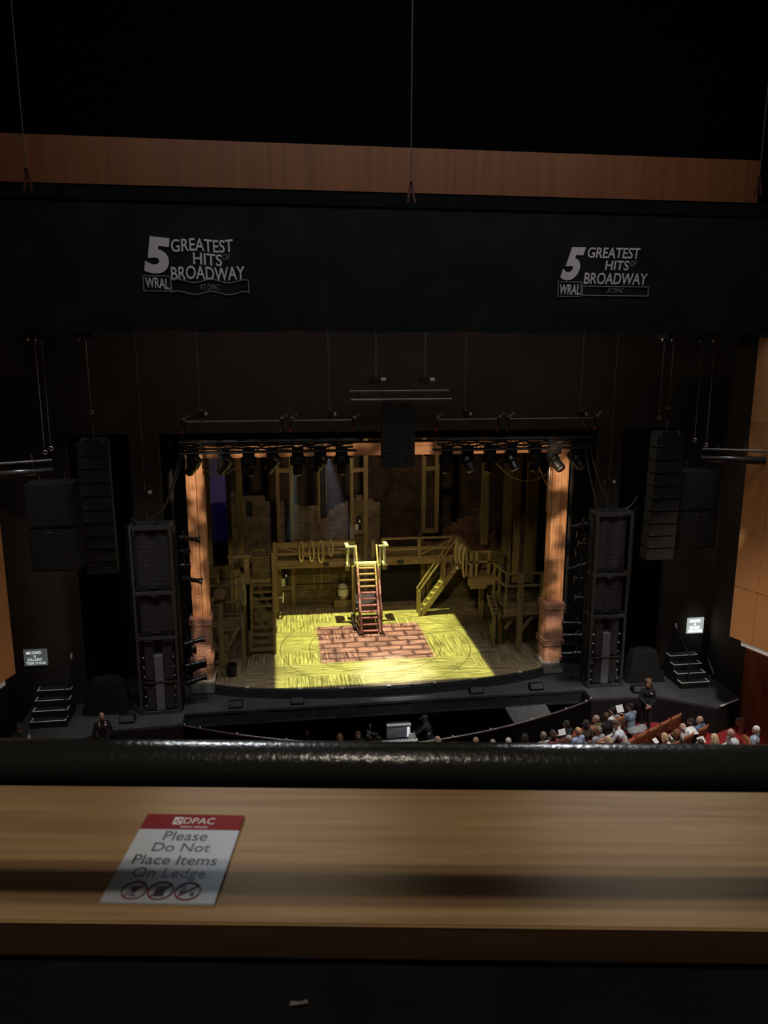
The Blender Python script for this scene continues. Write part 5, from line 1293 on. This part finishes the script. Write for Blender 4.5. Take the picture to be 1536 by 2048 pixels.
tag(MB().bbox(-.1, .1, -.004, .004, -.14, .14, .002).xform(Matrix.Translation(V((q.x, q.y-.1, .36))) @ Matrix.Rotation(.5, 4, 'Z') @ Matrix.Rotation(-.7, 4, 'X')).build('programme', M['paper']), 'white paper held by the person at far left', 'paper')
# pit musicians
PZ = -2.2
p = on(863, 1438, PZ+1.62)
person((p.x, p.y, PZ), 1.1, 'person in black cap and black T-shirt standing in pit by keyboard', 'lean', 'short', (.05,.035,.025), (.02,.021,.023), turn=.2, nod=.45,
       extras=[('cap', lambda r: MB().ell((0,-.02,.05), (.088,.106,.085)).prism([(-.07,.06),(.07,.06),(.06,.16),(.0,.185),(-.06,.16)], .05, .062).xform(r['R']), cloth((.035,.036,.04)))])
for px, py, hs, hc, lab, tr in ((616, 1459, 'short', (.03,.022,.02), 'person with dark short hair looking right in the dark pit', -1.2), (682, 1472, 'long', (.2,.09,.05), 'person with long auburn hair seated in the pit, head bowed', -.5), (718, 1467, 'long', (.09,.045,.025), 'person with long brown hair smiling in the pit', -.6), (517, 1479, 'bald', (.2,.17,.15), 'person mostly hidden in the pit, only top of head showing', 0)):
    zz = PZ+1.27 if hs == 'long' else PZ+1.27
    p = on(px, py, zz)
    person((p.x, p.y, PZ), PI+.4, lab, 'sit', hs, hc, (.018,.018,.02), female=hs == 'long', turn=tr*.5, nod=.1)
# theatre seats, rows curving round the stage
SA = math.radians(26)
def seat_proto():
    t = thing('theatre_seat', 'seat', 'seat', (0,0,0), 'wooden theatre seats')
    back = MB(); n = 10; h0, h1 = .42, .98
    for j in range(7):
        z = h0+(h1-h0)*j/6
        for i in range(n+1):
            u = i/n*2-1; wdt = .27*(1-.1*(j/6)**3)
            y = -.22 - .09*(j/6) - .05*u*u*-1
            zz = z + (.03*(1-u*u) if j == 6 else 0)
            back.v.append(V((u*wdt, y, zz)))
    for j in range(6):
        for i in range(n): a = j*(n+1)+i; back.f.append([a, a+1, a+n+2, a+n+1])
    m0 = len(back.v); back.v += [v+V((0,.035,0)) for v in back.v[:m0]]; back.f += [[m0+i for i in reversed(f)] for f in list(back.f)]
    k = n+1
    for i in range(n): back.f.append([i, i+1, m0+i+1, m0+i]); a = 6*k+i; back.f.append([a, a+1, m0+a+1, m0+a])
    for j in range(6): a = j*k; back.f.append([a, a+k, m0+a+k, m0+a]); a = j*k+n; back.f.append([a, a+k, m0+a+k, m0+a])
    local(back, 'backrest', M['seatwood'], t, True)
    local(MB().bbox(-.22, .22, -.2, -.12, .48, .92, .03), 'back_cushion', M['redcloth'], t)
    local(MB().bbox(-.24, .24, -.14, .32, .38, .47, .03), 'seat_cushion', M['redcloth'], t)
    for s in (-1, 1):
        a = local(MB().bbox(s*.285-.025, s*.285+.025, -.22, .2, .6, .64, .008), 'armrest', M['seatwood'], t)
        local(MB().box(s*.285-.02, s*.285+.02, -.1, .06, .0, .6), 'leg', M['metal'], t)
    return t
proto = seat_proto()
rowA = [on(1104,1488,.05), on(1131,1480,.05), on(1160,1470,.05), on(1189,1461,.05), on(1217,1451,.05), on(1243,1440,.05), on(1264,1429,.05)]
rowB = [on(1262,1482,.05), on(1290,1470,.05), on(1318,1455,.05), on(1340,1443,.05), on(1356,1433,.05)]
rowC = [on(1352,1487,.05), on(1383,1472,.05), on(1410,1456,.05)]
first = True
for rn, row in (('front visible row', rowA), ('second visible row', rowB), ('nearest visible row', rowC)):
    n = len(row); d = (row[-1]-row[0])
    an = math.atan2(d.y, d.x)
    for i in range(n):
        q = row[0].lerp(row[-1], i/(n-1)); off = V((-math.sin(an), math.cos(an), 0))*.28
        loc = (q.x+off.x, q.y+off.y, FZ); lab = 'wooden backed red theatre seat in the %s, %s from left' % (rn, ORD[i])
        if first: proto.location = loc; proto.rotation_euler = (0, 0, an); proto['label'] = lab; first = False
        else: dup(proto, loc, an, lab)
def aud(px, py, label, pz, hs, hc, sc_, rz=None, turn=0, nod=.1, skin=0, female=False, hz=None, fat=1.05, fz=FZ):
    hh = {'sit': 1.2, 'read': 1.2, 'forward': 1.13, 'stand': 1.62, 'bend': 1.5, 'lean': 1.58}[pz]
    dy = {'sit': -.05, 'read': .08, 'forward': .24, 'stand': .03, 'bend': .33, 'lean': .2}[pz]
    p = on(px, py, fz+hh); a = SA if rz is None else rz
    return person((p.x+math.sin(a)*dy, p.y-math.cos(a)*dy, fz), a, label, pz, hs, hc, sc_, trousers=(.05,.05,.07), skin=skin, female=female, turn=turn, nod=nod, fat=fat)
aud(1104,1467,'audience member with brown hair and dark red top, row by the pit','read','bob',(.07,.04,.025),(.22,.04,.04),female=True,nod=.4)
aud(1136,1477,'audience member with grey hair and blue shirt at rail edge','sit','short',(.35,.34,.33),(.1,.15,.32),turn=.6)
aud(1132,1447,'audience member with dark hair and black top beside tan cap','sit','short',(.03,.025,.02),(.02,.02,.025))
aud(1155,1461,'audience member with tan cap and light blue shirt','sit','short',(.5,.33,.15),(.3,.38,.55))
aud(1191,1437,'audience member with grey brown hair and olive jacket','sit','short',(.3,.22,.15),(.13,.12,.055),turn=.9)
aud(1171,1446,'audience member with dark hair in brown coat left of olive jacket','sit','bob',(.03,.02,.016),(.05,.035,.025),female=True)
aud(1212,1431,'audience member with reddish brown hair in black coat','sit','short',(.1,.05,.03),(.015,.015,.017),turn=-.7)
aud(1224,1422,'audience member with black hair in white shirt, front row','forward','short',(.02,.017,.015),(.65,.65,.66),turn=.4)
aud(1259,1412,'audience member with black hair in denim shirt beside white booklet','read','short',(.02,.017,.015),(.2,.26,.36),turn=.3)
aud(1232,1452,'audience member in pale blue shirt bending over between rows','bend','short',(.1,.06,.04),(.5,.54,.6),rz=SA+.6,nod=.6)
aud(1215,1479,'audience member with long blonde hair and pale blue top','sit','long',(.5,.36,.2),(.35,.4,.6),female=True)
aud(1196,1459,'audience member with greyish brown hair behind the blonde','sit','short',(.2,.15,.1),(.3,.3,.32))
aud(1327,1475,'audience member with blonde hair holding phone, second row','forward','bob',(.55,.38,.22),(.75,.72,.68),female=True,nod=.4)
aud(1352,1465,'audience member with chestnut hair and brown jacket','sit','bob',(.2,.09,.045),(.06,.04,.03),female=True,turn=.6)
aud(1364,1452,'audience member with white hair and grey shirt','read','bald',(.65,.6,.55),(.42,.42,.43),skin=2)
aud(1380,1444,'audience member in black coat beside the balding man','forward','short',(.03,.025,.02),(.02,.02,.02),turn=.4)
aud(1399,1438,'balding audience member in blue shirt with white newspaper','sit','bald',(.12,.1,.09),(.12,.17,.3),turn=.9)
aud(1399,1485,'audience member with dark hair at the very bottom edge','sit','short',(.06,.045,.035),(.1,.1,.1),turn=.8)
aud(1427,1474,'audience member with long straight blond hair and grey top','sit','long',(.6,.45,.27),(.33,.37,.4),female=True)
aud(1460,1466,'bald audience member in white shirt leaning to the left','forward','bald',(.35,.32,.3),(.62,.64,.66),rz=SA+.9,skin=2,fat=1.2)
aud(1511,1458,'white-haired audience member in pale blue shirt, far right','sit','short',(.75,.74,.72),(.42,.5,.62),rz=SA+.35,skin=2,fat=1.15)
aud(875,1478,'bald audience member just below the cap wearer','sit','bald',(.4,.35,.3),(.1,.1,.1),rz=.1,skin=2,turn=.4)
aud(1016,1482,'audience member with white hair, only the crown above rail','sit','short',(.7,.69,.67),(.5,.5,.5),rz=.2)
aud(1049,1474,'audience member with dark grey hair and dark top','sit','bob',(.05,.045,.04),(.03,.03,.035),rz=.25,female=True)
aud(1086,1470,'audience member with grey brown hair and white sweater','sit','short',(.3,.24,.19),(.7,.7,.7),rz=.3,fat=1.2)
aud(951,1481,'audience member with tan hair low behind the pit rail','sit','short',(.45,.3,.18),(.1,.1,.1),rz=.15)
aud(985,1485,'audience member with greying hair barely above rail','sit','short',(.4,.36,.33),(.12,.12,.12),rz=.15)
for o in [x for x in bpy.data.objects if x.get('category') == 'person' and x.location.z > -1 and x['label'].split(' ')[0] != 'person']:
    if 'bending' in o['label']: continue
    if min((o.location-x.location).length for x in bpy.data.objects if x.get('category') == 'seat') > .58:
        dup(proto, o.location, o.rotation_euler.z, 'theatre seat under the ' + ' '.join(o['label'].split(',')[0].split(' ')[:11]))
def booklet(px, py, z, rz, tilt, label, w=.12, h=.17):
    q = on(px, py, z)
    t = thing('programme_booklet', label, 'paper', q, 'programmes held by the audience', rz)
    for s in (-1, 1):
        m = MB().bbox(0, w, -.003, .003, -h/2, h/2, .001).xform(Matrix.Rotation(tilt, 4, 'X') @ Matrix.Rotation(s*.25 + (0 if s > 0 else PI), 4, 'Z'))
        local(m, 'page', M['paper'], t)
booklet(1241, 1417, .4, .3, -.5, 'white programme beside the denim shirt', .13, .22)
booklet(1125, 1464, .3, .3, -.5, 'white programme by the dark red top')
booklet(1384, 1461, .1, .3, -1.0, 'white newspaper on the lap beside blue shirt', .2, .26)
booklet(1404, 1479, .2, .3, -.8, 'white programme above the bottom dark head', .13, .18)
booklet(1312, 1481, .0, .5, -.9, 'white sheet by the blonde in second row', .09, .16)
t = thing('coat', 'grey coat heaped on the empty red seat', 'coat', on(1276,1463,-.4))
q = on(1276, 1463, -.4); me = remesh(MB().ell((0,0,.05), (.3,.2,.1)).ell((.15,.05,.1), (.15,.14,.09)).ell((-.2,-.05,.04), (.16,.18,.1)), .02, 3); me.materials.append(cloth((.25,.25,.26))); link('cloth', me, t)
t = thing('wall_box', 'small tan box at the foot of mahogany wall', 'box', on(1480,1444,-.55))
local(MB().bbox(-.12, .12, -.08, .08, -.1, .12, .02), 'body', plain('box_tan', (.3, .2, .12), .7), t); local(MB().bbox(-.06, .08, -.1, -.081, -.35, -.08, .02), 'strap', plain('box_pink', (.45, .25, .2), .7), t)

# ================================================================== LIGHT
w = bpy.data.worlds.new('house_dark'); scene.world = w; w.use_nodes = True
w.node_tree.nodes['Background'].inputs['Color'].default_value = (.6, .62, .7, 1); w.node_tree.nodes['Background'].inputs['Strength'].default_value = .004
def spot(name, loc, target, power, color, angle, blend=.3, radius=.05):
    l = bpy.data.lights.new(name, 'SPOT'); l.energy = power; l.color = color; l.spot_size = angle; l.spot_blend = blend; l.shadow_soft_size = radius
    o = bpy.data.objects.new(name, l); COL.objects.link(o); o.location = loc
    o.rotation_euler = (V(target)-V(loc)).to_track_quat('-Z', 'Y').to_euler(); return o
def area(name, loc, target, power, color, sx, sy):
    l = bpy.data.lights.new(name, 'AREA'); l.energy = power; l.color = color; l.shape = 'RECTANGLE'; l.size = sx; l.size_y = sy
    o = bpy.data.objects.new(name, l); COL.objects.link(o); o.location = loc
    o.rotation_euler = (V(target)-V(loc)).to_track_quat('-Z', 'Y').to_euler(); return o
def gobo(o, axis, plane):
    """node outputs (u, v) = where a beam from lamp o crosses a plane of the stage; lets a real lamp throw a shaped beam"""
    l = o.data; l.use_nodes = True; nt = l.node_tree; em = nt.nodes['Emission']; L = o.location
    ge = N(nt, 'ShaderNodeNewGeometry'); sp = N(nt, 'ShaderNodeSeparateXYZ'); lk(nt, ge.outputs['Incoming'], sp.inputs[0])
    names = {'Z': ('X', 'Y'), 'Y': ('X', 'Z')}[axis]; out = []
    for n in names:
        dv = N(nt, 'ShaderNodeMath', operation='DIVIDE'); lk(nt, sp.outputs[n], dv.inputs[0]); lk(nt, sp.outputs[axis], dv.inputs[1])
        ma = N(nt, 'ShaderNodeMath', operation='MULTIPLY_ADD'); ma.inputs[1].default_value = plane-getattr(L, axis.lower()); ma.inputs[2].default_value = getattr(L, n.lower())
        lk(nt, dv.outputs[0], ma.inputs[0]); out.append(ma.outputs[0])
    return nt, em, out[0], out[1]
def edge(nt, s, c, h, soft):
    a = N(nt, 'ShaderNodeMath', operation='SUBTRACT'); a.inputs[1].default_value = c; lk(nt, s, a.inputs[0])
    b = N(nt, 'ShaderNodeMath', operation='ABSOLUTE'); lk(nt, a.outputs[0], b.inputs[0])
    m = N(nt, 'ShaderNodeMapRange'); m.inputs['From Min'].default_value = h+soft; m.inputs['From Max'].default_value = h-soft; lk(nt, b.outputs[0], m.inputs['Value'])
    return m.outputs['Result']
def mul(nt, a, b):
    m = N(nt, 'ShaderNodeMath', operation='MULTIPLY')
    for k, s in enumerate((a, b)):
        if isinstance(s, (int, float)): m.inputs[k].default_value = s
        else: lk(nt, s, m.inputs[k])
    return m.outputs[0]
def rect(nt, u, v, x0, x1, y0, y1, soft):
    return mul(nt, edge(nt, u, (x0+x1)/2, (x1-x0)/2, soft), edge(nt, v, (y0+y1)/2, (y1-y0)/2, soft))
# 1: the shaped yellow pool with its stone pattern in the middle
o = spot('pool_projector', (3.3, 28.0, 11.0), (3.3, 26.5, .3), 13500, (1, 1, 1), math.radians(70), .0, .04)
nt, em, u, v = gobo(o, 'Z', .3)
outer = rect(nt, u, v, -.3, 6.88, 23.1, 30.0, .06); inner = rect(nt, u, v, 1.25, 5.26, 24.95, 28.5, .05)
cb = N(nt, 'ShaderNodeCombineXYZ'); lk(nt, u, cb.inputs[0]); lk(nt, v, cb.inputs[1])
no = N(nt, 'ShaderNodeTexNoise'); no.inputs['Scale'].default_value = 1.5; lk(nt, cb.outputs[0], no.inputs['Vector'])
wv = N(nt, 'ShaderNodeVectorMath', operation='MULTIPLY_ADD'); wv.inputs[1].default_value = (.42, .34, 0); lk(nt, no.outputs['Color'], wv.inputs[0]); lk(nt, cb.outputs[0], wv.inputs[2])
bt = N(nt, 'ShaderNodeTexBrick'); bt.inputs['Scale'].default_value = 1; bt.inputs['Brick Width'].default_value = .8; bt.inputs['Row Height'].default_value = .48; bt.inputs['Mortar Size'].default_value = .11; bt.inputs['Mortar Smooth'].default_value = 1.0
bt.inputs['Color1'].default_value = (.95, .6, .52, 1); bt.inputs['Color2'].default_value = (.75, .46, .4, 1); bt.inputs['Mortar'].default_value = (.14, .07, .08, 1); lk(nt, wv.outputs[0], bt.inputs['Vector'])
n2 = N(nt, 'ShaderNodeTexNoise'); n2.inputs['Scale'].default_value = .8; n2.inputs['Detail'].default_value = 2; lk(nt, cb.outputs[0], n2.inputs['Vector'])
r2_ = N(nt, 'ShaderNodeMapRange'); r2_.inputs['From Min'].default_value = .3; r2_.inputs['From Max'].default_value = .7; r2_.inputs['To Min'].default_value = .7; r2_.inputs['To Max'].default_value = 1.25; lk(nt, n2.outputs['Fac'], r2_.inputs['Value'])
mx = N(nt, 'ShaderNodeMix', data_type='RGBA'); mx.inputs['A'].default_value = (.84, 1.0, .27, 1); lk(nt, bt.outputs['Color'], mx.inputs['B']); lk(nt, inner, mx.inputs['Factor'])
lk(nt, mx.outputs['Result'], em.inputs['Color']); lk(nt, mul(nt, outer, r2_.outputs['Result']), em.inputs['Strength'])
# 2: front light crossing at the lip of the show floor
spot('front_wash', (3.3, 26.2, 10.5), (3.6, 23.95, .3), 9000, (1, .98, .85), math.radians(18), 1, .1)
# 3: warm broken-up light on the columns and header
def warm(name, loc, x0, x1, z0, z1, power, seed, ang=44):
    o = spot(name, loc, ((x0+x1)/2, 24, (z0+z1)/2), power, (1, .74, .5), math.radians(ang), .1, .05)
    nt, em, u, v = gobo(o, 'Y', 24.0)
    cb = N(nt, 'ShaderNodeCombineXYZ'); lk(nt, u, cb.inputs[0]); lk(nt, v, cb.inputs[1]); cb.inputs[2].default_value = seed
    no = N(nt, 'ShaderNodeTexNoise'); no.inputs['Scale'].default_value = 1.1; no.inputs['Detail'].default_value = 1.5; lk(nt, cb.outputs[0], no.inputs['Vector'])
    mr = N(nt, 'ShaderNodeMapRange'); mr.inputs['From Min'].default_value = .44; mr.inputs['From Max'].default_value = .6; mr.inputs['To Min'].default_value = .1; lk(nt, no.outputs['Fac'], mr.inputs['Value'])
    lk(nt, mul(nt, rect(nt, u, v, x0, x1, z0, z1, .05), mr.outputs['Result']), em.inputs['Strength'])
warm('left_column_light', (1.5, 14.0, 9.0), -2.95, -2.2, .1, 8.1, 8500, 1.3)
warm('right_column_light', (5.0, 14.0, 9.0), 8.7, 9.5, .1, 8.1, 8500, 4.6)
for k, x in enumerate((.2, 6.4)): warm('header_light', (x, 21.5, 2.2), -2.2+k*5.5, 3.3+k*5.4, 7.55, 8.1, 3800, 8.2+k*3, 90)
# 4: fill spots added to light the set a dim olive
o = spot('set_fill', (3.3, 17.0, 9.0), (3.3, 31.0, 2.6), 1550, (1, .86, .47), math.radians(60), .6, .3)
nt, em, u, v = gobo(o, 'Y', 24.0); ad = N(nt, 'ShaderNodeMath', operation='ADD'); lk(nt, rect(nt, u, v, -2.2, 8.8, 3.9, 5.95, .2), ad.inputs[0]); lk(nt, mul(nt, rect(nt, u, v, -2.2, 8.8, .3, 3.9, .2), .2), ad.inputs[1])
lk(nt, ad.outputs[0], em.inputs['Strength'])
o = spot('upper_set_fill', (3.3, 26.4, 9.6), (3.3, 35, 5.0), 700, (1, .8, .5), math.radians(110), 1, .3)
# 5: violet strip and the two hazy shafts
spot('violet_light', (-2.2, 31.5, 9.0), (-2.0, 34.2, 4.4), 50, (.22, .16, 1), math.radians(30), .6, .1)
shafts = [(at(590, 890, 32.0), at(586, 1075, 32.0), 2200, (.5, .9, .85), 9), (at(650, 888, 32.0), at(672, 1015, 32.0), 1100, (.6, .66, 1), 20)]
for i, (a, b, pw_, c, an) in enumerate(shafts): spot('shaft_light', a, b, pw_, c, math.radians(an), .3, .03)
# 6: house light and added fill spots: audience, apron, drop logos, side walls, ledge
spot('audience_light', (11.5, 16.5, 11.0), (11, 19.5, -.5), 2500, (1, .93, .85), math.radians(48), .8, .3)
spot('pit_fill', (3.6, 18.6, 10.8), (3.6, 21.6, -1), 700, (1, .95, .9), math.radians(15), .8, .1)  # spot added so the pit keyboard shows
spot('carpet_light', (8, 15.5, 11.0), (6.5, 19.5, -.5), 450, (1, .93, .85), math.radians(36), .8, .3)
for i, x in enumerate((-6.8, -1.8, 3.3, 8.4, 13.4)):
    spot('apron_fill', (x, 19.0, 12.2), (x, 21.8, 0), 2500, (.96, .98, 1), math.radians(75), 1, .3)  # spots added to lift the dark apron floor
area('proscenium_fill', (3.3, 19.4, 11.8), (3.3, 23.5, 7.5), 60, (1, .9, .8), 14, .4)  # area lamp added to lift the dark proscenium wall
area('house_wash', (3.3, 12, 18.5), (3.3, 22, 2), 210, (1, .96, .9), 14, 3)
for i, (px, py) in enumerate(((393, 530), (1206, 540))):
    q = at(px, py, YD); spot('logo_spot', (CX, 3.0, 16.5), q, 240, (.93, .95, 1), math.radians(8.5), .7, .05)  # plain spots added to brighten the pale logo letters
spot('fascia_light', (3.3, 9.0, 10.9), (4.5, 18, 14.7), 22, (1, .75, .55), math.radians(70), .9, .1)
spot('right_box_light', (9.5, 15.5, 1.5), (13.3, 19.3, 4.4), 200, (1, .82, .6), math.radians(75), .9, .2)
spot('left_box_light', (-2.5, 15.5, 1.5), (-7.0, 19.3, 4.4), 200, (1, .82, .6), math.radians(75), .9, .2)
q = at(1390, 1251, YP); spot('sign_spill', (12.0, 17.0, 9.0), q, 700, (.9, 1, .95), math.radians(8), 1, .05)  # soft spot added for the halo round the right sign
# two house downlights behind the balcony; the added unseen bar throws the stripes on the ledge
b1 = led(-.4, -3.0, LZ+8.0); b2 = led(-.4, -3.0+.108, LZ+8.0)
spot('ledge_spot', b1, led(0, 1.05, LZ), 470, (1, .86, .68), math.radians(24), .5, .03)
spot('ledge_spot', led(0, .9, LZ+8.0), led(0, 1.0, LZ), 45, (1, .8, .6), math.radians(24), .5, .03)  # weak fill lamp, added to warm the stripe shadow
spot('ledge_spot', b2, led(0, 1.05, LZ), 470, (1, .86, .68), math.radians(24), .5, .03)

# narrow spots added to make the highlights on the glossy rail
for x, px in ((-2.6, 520), (6.0, 1290)):
    q = on(px, 1500, LZ+.03); spot('rail_glint', (x, 13.0, 17.5), q, 2600, (.9, .95, 1), math.radians(2.0), 1, .05)
# thin stage haze, only where the two shafts cross it
hz = bpy.data.materials.new('stage_haze'); hz.use_nodes = True; hn = hz.node_tree; hn.nodes.remove(hn.nodes['Principled BSDF'])
vsn = N(hn, 'ShaderNodeVolumeScatter'); vsn.inputs['Density'].default_value = .025; lk(hn, vsn.outputs[0], hn.nodes['Material Output'].inputs['Volume'])
ho = MB().box(.2, 3.3, 31.45, 32.9, 3.0, 8.7).build('haze', hz); tag(ho, 'thin stage haze with two pale light shafts upstage', 'haze', kind='stuff')
# ================================================================== CAMERA
cam = bpy.data.cameras.new('camera'); co = bpy.data.objects.new('camera', cam); COL.objects.link(co); scene.camera = co
cam.sensor_fit = 'VERTICAL'; cam.sensor_height = 36; cam.lens = F_PX/2048*36; cam.clip_start = .05; cam.clip_end = 200
co.location = CAM
rotm = Matrix((( _rt.x, _up.x, -_fw.x), (_rt.y, _up.y, -_fw.y), (_rt.z, _up.z, -_fw.z)))
co.rotation_euler = rotm.to_euler()
cam.dof.use_dof = True; cam.dof.focus_distance = 25; cam.dof.aperture_fstop = 8.5
vs = scene.view_settings; vs.view_transform = 'Standard'; vs.look = 'None'; vs.gamma = 1; vs.exposure = 0; vs.use_curve_mapping = False
